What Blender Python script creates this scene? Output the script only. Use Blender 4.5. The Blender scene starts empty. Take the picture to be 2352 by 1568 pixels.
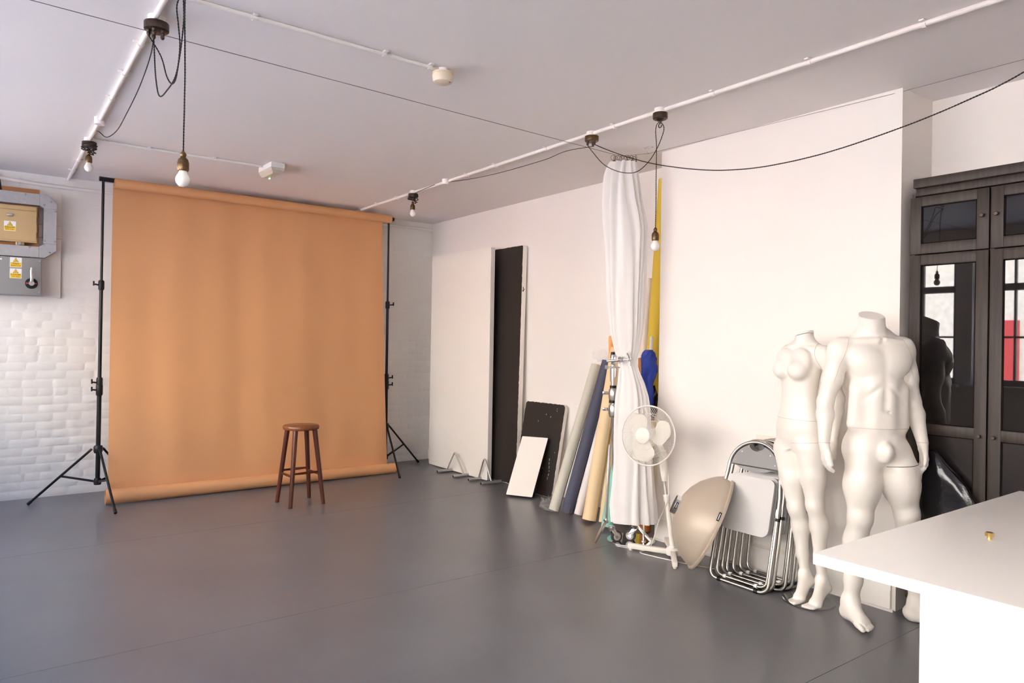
import bpy, bmesh, math, random
import numpy as np
from mathutils import Vector, Matrix, noise
random.seed(7)
PI = math.pi
scene = bpy.context.scene
COL = scene.collection

# ------------------------------------------------------------------ camera
H = 1.46                                    # lens height above the floor
FPX = 1632.0                                # focal length in pixels of the 2352 px wide frame
YAW, ROLL = math.radians(36.54), math.radians(-0.824)
_f = Vector((math.sin(YAW), math.cos(YAW), 0)); _r = Vector((math.cos(YAW), -math.sin(YAW), 0)); _d = Vector((0, 0, -1))
CR = _r * math.cos(ROLL) + _d * math.sin(ROLL)          # image right
CD = -_r * math.sin(ROLL) + _d * math.cos(ROLL)         # image down
CF = _f
CAM = Vector((0, 0, H))
cam = bpy.data.objects.new('camera', bpy.data.cameras.new('camera')); COL.objects.link(cam)
cam.data.sensor_width = 36.0; cam.data.lens = 36.0 * FPX / 2352.0
cam.data.clip_start = 0.05; cam.data.clip_end = 200
m3 = Matrix((CR, -CD, -CF)).transposed()
cam.matrix_world = Matrix.Translation(CAM) @ m3.to_4x4()
scene.camera = cam

# ------------------------------------------------------------------ light and exposure
scene.view_settings.view_transform = 'Standard'
scene.view_settings.look = 'None'
scene.view_settings.gamma = 1.0
scene.cycles.diffuse_bounces = 8; scene.cycles.max_bounces = 14
scene.view_settings.use_curve_mapping = False
scene.view_settings.exposure = 2.80
world = bpy.data.worlds.new('sky'); scene.world = world; world.use_nodes = True
nt = world.node_tree; nt.nodes.clear()
wo = nt.nodes.new('ShaderNodeOutputWorld'); bg = nt.nodes.new('ShaderNodeBackground'); sk = nt.nodes.new('ShaderNodeTexSky')
sk.sky_type = 'NISHITA'; sk.sun_disc = False; sk.sun_elevation = math.radians(38); sk.sun_rotation = math.radians(100)
sk.air_density = 1.2; sk.dust_density = 0.7; sk.ozone_density = 2.0
bg.inputs['Strength'].default_value = 0.62
nt.links.new(sk.outputs[0], bg.inputs[0]); nt.links.new(bg.outputs[0], wo.inputs[0])
sun = bpy.data.objects.new('sun', bpy.data.lights.new('sun', 'SUN')); COL.objects.link(sun)
sun.data.energy = 6.6; sun.data.angle = math.radians(0.6); sun.data.color = (1.0, 0.915, 0.79)
sun.rotation_euler = Vector((-0.64, 0.12, -0.76)).to_track_quat('-Z', 'Y').to_euler()   # shines over our roof onto the houses opposite
sun.location = (12, -3, 12)

# ------------------------------------------------------------------ pixel -> place helpers
def ray(u, v): return CF + CR * ((u - 1176) / FPX) + CD * ((v - 784) / FPX)
def PL(u, v, ax, val):
    d = ray(u, v); return CAM + d * ((val - CAM[ax]) / d[ax])
def FLR(u, v, z=0.0): return PL(u, v, 2, z)
def PXX(u, v, x): return PL(u, v, 0, x)
def PYY(u, v, y): return PL(u, v, 1, y)
def ATD(u, v, d): return CAM + ray(u, v) * d

# ------------------------------------------------------------------ materials
MATS = {}
def mat(name, col=(.8, .8, .8), rough=.5, metal=0.0, bump=0.0, bscale=40, var=0.0, vscale=6, spec=.5, trans=0, ior=1.5, sheen=0, emit=None, coat=0, alpha=1, col2=None, stretch=None, det=4):
    if name in MATS: return MATS[name]
    m = bpy.data.materials.new(name); m.use_nodes = True; n = m.node_tree; b = n.nodes['Principled BSDF']
    b.inputs['Base Color'].default_value = (*col, 1); b.inputs['Roughness'].default_value = rough; b.inputs['Metallic'].default_value = metal
    b.inputs['Specular IOR Level'].default_value = spec; b.inputs['IOR'].default_value = ior
    b.inputs['Transmission Weight'].default_value = trans; b.inputs['Coat Weight'].default_value = coat; b.inputs['Sheen Weight'].default_value = sheen
    b.inputs['Alpha'].default_value = alpha
    if emit: b.inputs['Emission Color'].default_value = (*emit[:3], 1); b.inputs['Emission Strength'].default_value = emit[3]
    tc = n.nodes.new('ShaderNodeTexCoord'); src = tc.outputs['Object']
    if stretch:
        mp = n.nodes.new('ShaderNodeMapping'); mp.inputs['Scale'].default_value = stretch; n.links.new(src, mp.inputs[0]); src = mp.outputs[0]
    if var or col2:
        t = n.nodes.new('ShaderNodeTexNoise'); t.inputs['Scale'].default_value = vscale; t.inputs['Detail'].default_value = det; n.links.new(src, t.inputs['Vector'])
        cr = n.nodes.new('ShaderNodeValToRGB'); cr.color_ramp.elements[0].position = .3; cr.color_ramp.elements[1].position = .7
        c2 = col2 or tuple(min(1, c * (1 + var)) for c in col); c1 = col if col2 else tuple(c * (1 - var) for c in col)
        cr.color_ramp.elements[0].color = (*c1, 1); cr.color_ramp.elements[1].color = (*c2, 1)
        n.links.new(t.outputs['Fac'], cr.inputs[0]); n.links.new(cr.outputs[0], b.inputs['Base Color'])
    if bump:
        t = n.nodes.new('ShaderNodeTexNoise'); t.inputs['Scale'].default_value = bscale; t.inputs['Detail'].default_value = 5; n.links.new(src, t.inputs['Vector'])
        bp = n.nodes.new('ShaderNodeBump'); bp.inputs['Strength'].default_value = 1.0; bp.inputs['Distance'].default_value = bump
        n.links.new(t.outputs['Fac'], bp.inputs['Height']); n.links.new(bp.outputs[0], b.inputs['Normal'])
    MATS[name] = m
    return m
def glass_mat(name, tint=(1, 1, 1), k=1.0):
    m = bpy.data.materials.new(name); m.use_nodes = True; n = m.node_tree; n.nodes.clear()
    o = n.nodes.new('ShaderNodeOutputMaterial'); mx = n.nodes.new('ShaderNodeMixShader'); t = n.nodes.new('ShaderNodeBsdfTransparent'); g = n.nodes.new('ShaderNodeBsdfGlossy')
    lw = n.nodes.new('ShaderNodeLayerWeight'); lw.inputs[0].default_value = .5
    pw = n.nodes.new('ShaderNodeMath'); pw.operation = 'POWER'; pw.inputs[1].default_value = 4.0; n.links.new(lw.outputs['Facing'], pw.inputs[0])
    fr = n.nodes.new('ShaderNodeMath'); fr.operation = 'MULTIPLY_ADD'; fr.inputs[1].default_value = .90 * k; fr.inputs[2].default_value = .045 * k; fr.use_clamp = True; n.links.new(pw.outputs[0], fr.inputs[0])
    t.inputs[0].default_value = (*tint, 1); g.inputs['Roughness'].default_value = .02
    n.links.new(fr.outputs[0], mx.inputs[0]); n.links.new(t.outputs[0], mx.inputs[1]); n.links.new(g.outputs[0], mx.inputs[2]); n.links.new(mx.outputs[0], o.inputs[0])
    MATS[name] = m; return m

mat('ceiling_paint', (.84, .80, .78), .75, bump=.0006, bscale=60)
mat('wall_paint', (.83, .785, .745), .6, bump=.0008, bscale=25, var=.012, vscale=1.5)
mat('brick_paint', (.80, .775, .745), .45, bump=.0022, bscale=26, var=.03, vscale=3)
mat('trim_paint', (.83, .79, .75), .4, bump=.0003)
mat('floor_vinyl', (.145, .143, .152), .30, bump=.0002, bscale=350, var=.10, vscale=2.2, det=8)
mat('floor_gap', (.03, .03, .03), .8)
mat('black_metal', (.008, .008, .009), .38, spec=.35)
mat('black_plastic', (.009, .009, .009), .45, spec=.35)
mat('chrome', (.83, .82, .80), .16, 1.0)
mat('steel', (.62, .60, .57), .28, 1.0)
mat('galvanised', (.47, .47, .48), .42, .55, var=.05, vscale=30)
mat('white_plastic', (.80, .78, .75), .4)
mat('fan_plastic', (.80, .76, .69), .38)
mat('paper_orange', (.68, .345, .155), .75, var=.02, vscale=1.2, bump=.0008, bscale=2.2)
mat('stool_wood', (.085, .018, .008), .3, var=.35, vscale=14, stretch=(1, 1, .12))
mat('stool_seat_wood', (.20, .062, .022), .25, var=.25, vscale=9, stretch=(1, .2, 1))
mat('mannequin_gloss', (.84, .795, .73), .33)
mat('brass', (.17, .108, .055), .42, 1.0, var=.2, vscale=60)
mat('bright_brass', (.72, .50, .18), .25, 1.0)
mat('bronze', (.075, .055, .042), .38, .8, var=.25, vscale=50)
mat('cord_fabric', (.022, .016, .013), .8)
mat('opal_bulb', (.86, .83, .78), .12, coat=.5)
mat('cable_white', (.82, .80, .76), .45)
mat('blackboard_paint', (.016, .012, .0105), .55, bump=.0005, bscale=120)
mat('polystyrene', (.86, .82, .76), .7, bump=.0006, bscale=180)
mat('curtain_cloth', (.80, .775, .755), .85, sheen=.3, bump=.0003, bscale=300)
mat('dark_oak', (.030, .019, .013), .5, var=.45, vscale=18, stretch=(3, 3, .12), bump=.0006, bscale=60)
mat('cabinet_glass', (.012, .010, .010), .015, ior=1.62)
mat('table_white', (.80, .775, .73), .35)
mat('label_yellow', (.88, .55, .02), .45)
mat('label_white', (.85, .84, .82), .45)
mat('ink', (.01, .01, .01), .6)
mat('fusebox_beige', (.62, .44, .22), .45)
mat('iso_grey', (.30, .30, .295), .42)
mat('wood_board', (.50, .22, .085), .6, var=.15, vscale=12, stretch=(.2, 1, 1))
glass_mat('window_glass')

# ------------------------------------------------------------------ mesh builder
def wmat(o):
    return (wmat(o.parent) if o.parent else Matrix.Identity(4)) @ Matrix.LocRotScale(o.location, o.rotation_euler, o.scale)
class MB:
    def __init__(s): s.v = []; s.f = []
    def add(s, vs, fs):
        k = len(s.v); s.v += [tuple(p) for p in vs]; s.f += [tuple(i + k for i in f) for f in fs]; return s
    def box(s, x0, x1, y0, y1, z0, z1, bev=0.0, M=None):
        if bev > 0:
            bm = bmesh.new(); bmesh.ops.create_cube(bm, size=1)
            for p in bm.verts: p.co = Vector(((x0 + x1) / 2 + p.co.x * (x1 - x0), (y0 + y1) / 2 + p.co.y * (y1 - y0), (z0 + z1) / 2 + p.co.z * (z1 - z0)))
            bmesh.ops.bevel(bm, geom=list(bm.edges), offset=bev, segments=2, profile=.5, affect='EDGES')
            return s.bm(bm, M)
        vs = [Vector((x, y, z)) for x in (x0, x1) for y in (y0, y1) for z in (z0, z1)]
        if M: vs = [M @ p for p in vs]
        return s.add(vs, [(0, 1, 3, 2), (4, 6, 7, 5), (0, 4, 5, 1), (2, 3, 7, 6), (0, 2, 6, 4), (1, 5, 7, 3)])
    def bm(s, bm, M=None):
        bm.verts.index_update()
        s.add([(M @ p.co if M else p.co.copy()) for p in bm.verts], [[q.index for q in f.verts] for f in bm.faces]); bm.free(); return s
    def obox(s, c, ax, ay, az, bev=0.0):
        """oriented box: centre, three half-axis vectors"""
        M = Matrix.Translation(c) @ Matrix((Vector(ax).normalized(), Vector(ay).normalized(), Vector(az).normalized())).transposed().to_4x4()
        a, b, d = Vector(ax).length, Vector(ay).length, Vector(az).length
        return s.box(-a, a, -b, b, -d, d, bev, M)
    def tube(s, pts, r, n=8, closed=False, caps=True, flat=None):
        P = [Vector(p) for p in pts]; N = len(P)
        R = list(r) if hasattr(r, '__len__') else [r] * N
        T = []
        for i in range(N):
            a = P[(i - 1) % N] if (closed or i > 0) else P[i]; b = P[(i + 1) % N] if (closed or i < N - 1) else P[i]
            t = (b - a); T.append(t.normalized() if t.length > 1e-9 else Vector((0, 0, 1)))
        up = Vector((0, 0, 1)) if abs(T[0].z) < .9 else Vector((1, 0, 0))
        nrm = (up - T[0] * up.dot(T[0])).normalized(); k = len(s.v)
        for i in range(N):
            nrm = (nrm - T[i] * nrm.dot(T[i])).normalized(); bn = T[i].cross(nrm)
            for j in range(n):
                a = 2 * PI * j / n
                s.v.append(tuple(P[i] + (nrm * math.cos(a) + bn * math.sin(a)) * R[i]))
        for i in range(N if closed else N - 1):
            for j in range(n):
                i2 = (i + 1) % N
                s.f.append((k + i * n + j, k + i * n + (j + 1) % n, k + i2 * n + (j + 1) % n, k + i2 * n + j))
        if caps and not closed:
            s.f.append(tuple(k + j for j in reversed(range(n)))); s.f.append(tuple(k + (N - 1) * n + j for j in range(n)))
        return s
    def cyl(s, a, b, r0, r1=None, n=12): return s.tube([a, b], [r0, r0 if r1 is None else r1], n)
    def lathe(s, prof, n=24, o=(0, 0, 0), axis=(0, 0, 1), cap=True):
        q = Vector((0, 0, 1)).rotation_difference(Vector(axis).normalized()); o = Vector(o); k = len(s.v); N = len(prof)
        for (r, z) in prof:
            for j in range(n):
                a = 2 * PI * j / n; s.v.append(tuple(o + q @ Vector((r * math.cos(a), r * math.sin(a), z))))
        for i in range(N - 1):
            for j in range(n):
                s.f.append((k + i * n + j, k + i * n + (j + 1) % n, k + (i + 1) * n + (j + 1) % n, k + (i + 1) * n + j))
        if cap and prof[0][0] > 1e-5: s.f.append(tuple(k + j for j in reversed(range(n))))
        if cap and prof[-1][0] > 1e-5: s.f.append(tuple(k + (N - 1) * n + j for j in range(n)))
        return s
    def prism(s, poly, o, ax, ay, az):
        """polygon (x,y) in frame o,ax,ay extruded along az"""
        o, ax, ay, az = map(Vector, (o, ax, ay, az)); n = len(poly)
        vs = [o + ax * x + ay * y for x, y in poly]; vs += [p + az for p in vs]
        fs = [tuple(reversed(range(n))), tuple(range(n, 2 * n))] + [(i, (i + 1) % n, n + (i + 1) % n, n + i) for i in range(n)]
        return s.add(vs, fs)
    def grid(s, P, ci=False, cj=False):
        ni, nj = len(P), len(P[0]); k = len(s.v)
        for r in P: s.v += [tuple(p) for p in r]
        for i in range(ni if ci else ni - 1):
            for j in range(nj if cj else nj - 1):
                s.f.append((k + i * nj + j, k + i * nj + (j + 1) % nj, k + ((i + 1) % ni) * nj + (j + 1) % nj, k + ((i + 1) % ni) * nj + j))
        return s
    def mesh(s, name, smooth=35, inv=None, fix=True):
        me = bpy.data.meshes.new(name)
        vs = [tuple(inv @ Vector(p)) for p in s.v] if inv else s.v
        me.from_pydata(vs, [], s.f); me.update()
        if fix:
            bm = bmesh.new(); bm.from_mesh(me); bmesh.ops.recalc_face_normals(bm, faces=bm.faces); bm.to_mesh(me); bm.free()
        if smooth:
            me.shade_smooth(); me.set_sharp_from_angle(angle=math.radians(smooth))
        return me
    def build(s, name, material, parent=None, smooth=35, base=None, fix=True):
        """vertices are world coordinates; stored relative to the parent or to the piece's own base"""
        if parent is not None: inv = wmat(parent).inverted()
        else:
            if base is None:
                a = np.array(s.v); lo, hi = a.min(0), a.max(0); base = ((lo[0] + hi[0]) / 2, (lo[1] + hi[1]) / 2, lo[2])
            inv = Matrix.Translation(-Vector(base))
        me = s.mesh(name, smooth, inv, fix)
        o = bpy.data.objects.new(name, me); COL.objects.link(o)
        if material: me.materials.append(MATS[material] if isinstance(material, str) else material)
        if parent is not None: o.parent = parent
        else: o.location = base
        return o
def tag(o, label=None, cat=None, group=None, kind=None):
    if label: o['label'] = label
    if cat: o['category'] = cat
    if group: o['group'] = group
    if kind: o['kind'] = kind
    return o
def thing(name, loc, label, cat, group=None, rz=0.0):
    o = bpy.data.objects.new(name, None); COL.objects.link(o); o.empty_display_size = .1
    o.location = loc; o.rotation_euler = (0, 0, rz)
    return tag(o, label, cat, group)
def struct(o): o['kind'] = 'structure'; return o
def smoothpts(P, k=8, closed=False):
    P = [Vector(p) for p in P]; out = []; N = len(P)
    for i in range(N if closed else N - 1):
        if closed: a, b, c, d = P[i - 1], P[i], P[(i + 1) % N], P[(i + 2) % N]
        else:
            b, c = P[i], P[i + 1]; a = P[i - 1] if i > 0 else b * 2 - c; d = P[i + 2] if i + 2 < N else c * 2 - b
        for j in range(k):
            t = j / k; t2 = t * t; t3 = t2 * t
            out.append(.5 * ((2 * b) + (c - a) * t + (2 * a - 5 * b + 4 * c - d) * t2 + (3 * b - a - 3 * c + d) * t3))
    if not closed: out.append(P[-1])
    return out
def resample(P, step):
    P = [Vector(p) for p in P]; out = [P[0]]; acc = 0
    for a, b in zip(P, P[1:]):
        L = (b - a).length; t = step - acc
        while t <= L:
            out.append(a.lerp(b, t / L)); t += step
        acc = L - (t - step)
    if (out[-1] - P[-1]).length > step * .3: out.append(P[-1])
    return out
def twisted(mb, P, r=.0032, pitch=.024):
    """two-strand twisted lamp cord along a path"""
    P = resample(P, pitch / 5); r *= .76
    for ph in (0, PI):
        Q = []; s = 0
        nrm = None
        for i, p in enumerate(P):
            t = (P[min(i + 1, len(P) - 1)] - P[max(i - 1, 0)]).normalized()
            if nrm is None: nrm = (Vector((1, .3, .2)) - t * t.dot(Vector((1, .3, .2)))).normalized()
            nrm = (nrm - t * nrm.dot(t)).normalized(); bn = t.cross(nrm)
            if i: s += (p - P[i - 1]).length
            a = 2 * PI * s / pitch + ph
            Q.append(p + (nrm * math.cos(a) + bn * math.sin(a)) * r * .48)
        mb.tube(Q, r * .66, n=5)
    return mb
def lettering(text, size, o, ax, ay, parent, material='ink', depth=.0004, name='lettering', align='CENTER'):
    cu = bpy.data.curves.new('txt', 'FONT'); cu.body = text; cu.size = size; cu.align_x = align; cu.align_y = 'CENTER'; cu.extrude = depth; cu.resolution_u = 2
    t = bpy.data.objects.new('txt', cu); COL.objects.link(t)
    dg = bpy.context.evaluated_depsgraph_get(); me = bpy.data.meshes.new_from_object(t.evaluated_get(dg)); bpy.data.objects.remove(t)
    az = Vector(ax).cross(Vector(ay))
    M = Matrix.Translation(o) @ Matrix((Vector(ax), Vector(ay), az)).transposed().to_4x4()
    me.transform(wmat(parent).inverted() @ M); me.materials.clear(); me.materials.append(MATS[material])
    ob = bpy.data.objects.new(name, me); COL.objects.link(ob); ob.parent = parent
    return ob

# ================================================================== THE ROOM
XL, XR, XC = -1.30, 4.42, 4.055         # left wall, right wall (alcoves), chimney breast face
YB, YF, ZC = 7.64, -2.6, 2.893          # back wall, wall behind the camera, ceiling
CY0, CY1 = 1.88, 3.62                   # chimney breast from .. to along the right wall

fl = MB().box(XL - .3, XR + .3, YF - .2, YB + .2, -.12, -.004).build('floor', 'floor_gap'); struct(fl)
ys = [YF, -.31, 1.703, 3.69, 5.69, YB]
for a, b in zip(ys, ys[1:]):
    MB().box(XL, XR, a + .0012, b - .0012, -.0038, 0).build('floor_sheet', 'floor_vinyl', fl)
struct(MB().box(XL - .3, XR + .3, YF - .2, YB + .2, ZC, ZC + .3).build('ceiling', 'ceiling_paint'))
struct(MB().box(XR, XR + .2, YF, YB, 0, ZC).build('wall_right', 'wall_paint'))
struct(MB().box(XC, XR, CY0, CY1, 0, ZC).build('wall_chimney_breast', 'wall_paint'))
struct(MB().box(XL - .3, XR + .2, YF - .2, YF, 0, ZC).build('wall_front', 'wall_paint'))
# skirting on the chimney breast and in the alcove
bb = MB()
prof = [(0, 0), (.022, 0), (.022, .105), (.016, .118), (.016, .135), (.008, .15), (0, .15)]
bb.prism(prof, (XC, CY0 + .02, 0), (-1, 0, 0), (0, 0, 1), (0, CY1 - CY0 - .02, 0))
struct(bb.build('baseboard_chimney', 'trim_paint'))
bb = MB().prism(prof, (XR, CY1, 0), (-1, 0, 0), (0, 0, 1), (0, YB - CY1, 0)); struct(bb.build('baseboard_right', 'trim_paint'))
struct(MB().box(XC - .034, XC - .022, CY0 + .0, CY1, 0, .012).build('trim_1', 'trim_paint'))

# ---- back wall of painted brick
wb = struct(MB().box(XL - .3, XR + .2, YB, YB + .2, 0, ZC).build('wall_back', 'brick_paint'))
def brick_mesh(L, Hh, d, seed):
    rnd = random.Random(seed); mb = MB(); nx, nz = 5, 3
    P = []
    for j in range(nz + 2):
        row = []
        for i in range(nx + 2):
            x = [0, .009 + .007 * rnd.random()][min(i, 1)] if i < 2 else (L if i == nx + 1 else (L - .009 - .007 * rnd.random() if i == nx else L * (i - .5) / (nx - .0)))
            z = 0 if j == 0 else (Hh if j == nz + 1 else (.009 + .007 * rnd.random() if j == 1 else (Hh - .009 - .007 * rnd.random() if j == nz else Hh * .5)))
            y = .0004 if i in (0, nx + 1) or j in (0, nz + 1) else -d * (.6 + .7 * rnd.random())
            row.append((x, y, z))
        P.append(row)
    mb.grid(P)
    me = mb.mesh('brick', 60, fix=False); me.materials.append(MATS['brick_paint']); return me
strong = [brick_mesh(.2215, .0725, .0034, i) for i in range(6)]; strongh = [brick_mesh(.109, .0725, .0034, 20 + i) for i in range(4)]
weak = [brick_mesh(.2215, .0725, .0009, 40 + i) for i in range(4)]; weakh = [brick_mesh(.109, .0725, .0009, 60 + i) for i in range(3)]
rest = MB(); nb = 0
for r in range(38):
    z = .002 + r * .0756
    hdr = r % 5 == 2; step = .1125 if hdr else .225
    x = XL + (0.0 if r % 2 else -.1125) + random.Random(r).uniform(-.02, .02)
    while x < XR:
        w = step - .0035; rr = random.Random(r * 1000 + int(x * 100))
        x0 = x + rr.uniform(-.004, .004); xa = max(x0, XL + .002); xb = min(x0 + w, XR - .003)
        vis = (x > .02 and x < .80) or x > 3.70
        lowz = z < 1.62 + rr.uniform(-.12, .12)
        pool = (strongh if hdr else strong) if lowz else (weakh if hdr else weak)
        me = rr.choice(pool); whole = (xb - xa) > w - .02
        if vis and whole and nb < 300 and (x > 3 or not (z > 1.75 and x < .35)):
            o = bpy.data.objects.new('brick', me); COL.objects.link(o); o.parent = wb
            o.location = Vector((x0, YB, z + rr.uniform(-.003, .003))) - wb.location; o.rotation_euler = (0, rr.uniform(-.006, .006), 0); nb += 1
        elif xb - xa > .02:
            s = (xb - xa) / w
            rest.add([(xa + (p.co.x) * s, YB + p.co.y, z + p.co.z) for p in me.vertices], [tuple(f.vertices) for f in me.polygons])
        x += step
tag(rest.build('brickwork', 'brick_paint', wb, smooth=60, fix=False), kind='stuff')

# ---- left wall with the street windows (seen only as the daylight and mirrored in the cabinet doors)
WY = [(-1.45, -.36), (-.20, .95), (1.09, 2.24), (2.40, 3.55), (3.73, 4.95), (5.11, 6.95)]; WZ0, WZ1 = 1.02, 2.66
wl = MB().box(XL - .3, XL, YF - .2, YB, 0, WZ0).box(XL - .3, XL, YF - .2, YB, WZ1, ZC)
edges = [YF - .2] + [q for w in WY for q in w] + [YB]
for a, b in zip(edges[::2], edges[1::2]): wl.box(XL - .3, XL, a, b, WZ0, WZ1)
struct(wl.build('wall_left', 'wall_paint', smooth=0))
mat('window_paint', (.30, .29, .30), .45)
for i, (a, b) in enumerate(WY):
    w = bpy.data.objects.new('window_%d' % (i + 1), None); COL.objects.link(w); w.location = (XL - .15, (a + b) / 2, WZ0); struct(w)
    f = MB(); x0, x1 = XL - .18, XL - .10
    f.box(x0, x1, a, a + .06, WZ0, WZ1).box(x0, x1, b - .06, b, WZ0, WZ1).box(x0, x1, a, b, WZ0, WZ0 + .07).box(x0, x1, a, b, WZ1 - .06, WZ1).box(x0, x1, a, b, 2.14, 2.22)
    f.build('window_frame', 'window_paint', w)
    n = 3 if b - a > 1.1 else 2
    cols = [a + .06 + (b - a - .12) * k / n for k in range(n + 1)]
    bars = MB()
    for c in cols[1:-1]: bars.box(x0 + .02, x1 - .02, c - .012, c + .012, WZ0 + .07, 2.14).box(x0 + .02, x1 - .02, c - .012, c + .012, 2.22, WZ1 - .06)
    bars.box(x0 + .02, x1 - .02, a + .06, b - .06, 1.58, 1.604); bars.build('glazing_bar', 'window_paint', w)
    for c0, c1 in zip(cols, cols[1:]):
        for z0, z1 in ((WZ0 + .07, 1.58), (1.604, 2.14), (2.22, WZ1 - .06)):
            MB().add([(XL - .14, c0 + .01, z0), (XL - .14, c1 - .01, z0), (XL - .14, c1 - .01, z1), (XL - .14, c0 + .01, z1)], [(0, 1, 2, 3)]).build('pane', 'window_glass', w, smooth=0)
    MB().box(XL - .1, XL + .09, a - .05, b + .05, WZ0 - .035, WZ0).build('window_sill', 'trim_paint', w)
    p = bpy.data.objects.new('window_daylight', bpy.data.lights.new('window_daylight', 'AREA')); COL.objects.link(p)
    p.data.shape = 'RECTANGLE'; p.data.size = b - a; p.data.size_y = WZ1 - WZ0; p.data.cycles.is_portal = True
    p.location = (XL - .25, (a + b) / 2, (WZ0 + WZ1) / 2); p.rotation_euler = Vector((1, 0, 0)).to_track_quat('-Z', 'Y').to_euler()

# ---- the street outside
mat('pavement', (.45, .43, .42), .8, var=.1); mat('facade_brick', (.73, .66, .58), .8, bump=.004, bscale=20, var=.12, vscale=8)
struct(MB().box(-40, XL - .3, -30, 40, -.32, -.2).build('ground_street', 'pavement'))
hs = thing('street_house', (-9.5, 5, -.2), 'pale brick street house reflected in the cabinet doors', 'building')
MB().box(-12, -9.0, -14, 26, -.2, 7.2).build('wall', 'facade_brick', hs, smooth=0)
mat('house_window', (.12, .12, .13), .1); mat('red_door', (.55, .05, .05), .5); mat('car_blue', (.03, .10, .42), .25, coat=.6); mat('tyre', (.015, .015, .015), .8)
for k in range(10): 
    for z in (1.0, 4.2): MB().box(-9.03, -8.98, -12.2 + k * 4.0, -11.2 + k * 4.0, z, z + 1.5).build('window', 'house_window', hs, smooth=0)
MB().box(-9.05, -8.93, 5.55, 6.45, -.2, 2.05).build('door', 'red_door', hs, smooth=0)
car = thing('parked_car', (-5.2, 2.9, -.2), 'blue car parked in the street outside the window', 'car')
c = MB(); body = [(-2, .35), (-2.02, .75), (-1.7, .9), (-.95, .98), (.9, .98), (1.75, .88), (2.02, .7), (2.02, .35)]
c.prism([(a, b - .2) for a, b in body], (-6.0, 2.9, 0), (0, 1, 0), (0, 0, 1), (1.6, 0, 0)); c.build('body', 'car_blue', car)
c = MB().prism([(-1.1, .76), (-.55, 1.22), (.65, 1.22), (1.25, .76)], (-5.9, 2.9, 0), (0, 1, 0), (0, 0, 1), (1.4, 0, 0)); c.build('cabin', 'car_blue', car)
c = MB().prism([(-.85, .80), (-.48, 1.14), (.58, 1.14), (1.0, .80)], (-5.95, 2.9, 0), (0, 1, 0), (0, 0, 1), (1.5, 0, 0)); c.build('side_window', 'house_window', car)
for yy in (1.55, 4.2):
    for xx in (-5.95, -4.6): MB().lathe([(0, 0), (.2, 0), (.32, .02), (.32, .18), (.2, .2), (0, .2)], 16, (xx, yy, .12), (1, 0, 0)).build('wheel', 'tyre', car)
# ================================================================== BACKDROP
def light_stand(c, feet, zs, top, label, lean=(0, 0), knob=1):
    """black tripod stand: centre, foot points, heights (upper hub, lower hub, collar a, collar b, collar c), top height"""
    t = thing('backdrop_stand', (c[0], c[1], 0), label, 'stand', 'stands holding up the paper backdrop')
    zu, zl, za, zb, zc = zs; C = lambda z: Vector((c[0] + lean[0] * z / top, c[1] + lean[1] * z / top, z))
    MB().cyl(C(zl - .03), C(zb), .0185, n=14).build('lower_column', 'black_metal', t)
    MB().cyl(C(zb - .02), C(zc), .015, n=12).build('middle_column', 'black_metal', t)
    MB().cyl(C(zc - .02), C(top), .0115, n=12).build('upper_column', 'black_metal', t)
    for z, r, h in ((za, .027, .10), (zb, .025, .09), (zc, .024, .085)):
        m = MB().lathe([(0, -h / 2), (r * .8, -h / 2), (r, -h / 2 + .012), (r, h / 2 - .012), (r * .8, h / 2), (0, h / 2)], 14, C(z))
        o = m.build('clamp_collar', 'black_plastic', t)
        k = MB(); a = C(z) + Vector((-.022 * knob, -.012, 0))
        k.cyl(a, a + Vector((-.03 * knob, -.012, .005)), .007, n=8); k.obox(a + Vector((-.038 * knob, -.014, .012)), (.006, 0, 0), (0, .008, 0), (0, 0, .02), .003)
        k.build('locking_knob', 'black_plastic', o)
    MB().lathe([(0, -.035), (.03, -.035), (.036, -.02), (.036, .02), (.03, .03), (0, .03)], 12, C(zu)).build('leg_hub', 'black_plastic', t)
    MB().lathe([(0, -.03), (.028, -.03), (.032, 0), (.026, .025), (0, .025)], 12, C(zl)).build('brace_hub', 'black_plastic', t)
    for f in feet:
        f = Vector((f[0], f[1], .012)); d = (f - C(0)); d.z = 0; d.normalize()
        a = C(zu) + d * .05; l = MB().cyl(a, f, .0105, n=10).build('leg', 'black_metal', t)
        MB().cyl(f - (f - a).normalized() * .03, f + (f - a).normalized() * .006, .013, n=10).build('rubber_foot', 'black_plastic', l)
        m = a.lerp(f, .50); b = MB().obox((C(zl) + d * .03 + m) / 2, (m - C(zl) - d * .03) / 2, d.cross(Vector((0, 0, 1))) * .004, Vector((0, 0, .009))).build('brace', 'black_metal', t)
    return t
A, B = FLR(65, 1160), FLR(265, 1180); cl = Vector((.80, 7.13, 0))
light_stand(cl, [A, B, (1.20, 7.42)], (.47, .19, .985, 1.05, 1.90), 2.818, 'black tripod stand in front of the brick wall at the left end of the backdrop', lean=(.012, 0))
A, B = FLR(918, 1098), FLR(960, 1062); cr = Vector((3.635, 7.27, 0))
light_stand(cr, [A, B, (3.13, 7.44)], (.49, .145, .95, 1.03, 1.85), 2.80, 'black tripod stand near the room corner at the right end of the backdrop', knob=-1)
eL, eR = PYY(228, 410, 7.12), PYY(904, 504, 7.25)
xb = MB().cyl(eL, eR, .021, n=14).build('backdrop_crossbar', 'black_metal'); tag(xb, 'black crossbar through the top roll of the paper backdrop', 'pole')
pb = thing('paper_backdrop', ((eL + eR) / 2).to_tuple()[:2] + (0,), 'orange seamless paper backdrop hanging to the floor behind the stool', 'backdrop')
rL, rR = PYY(262.5, 420, 7.13), PYY(897, 503.5, 7.23); ax = (rR - rL).normalized()
q = MB(); n = 28
P = []
for x in (0, 1):
    P.append([])
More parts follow.
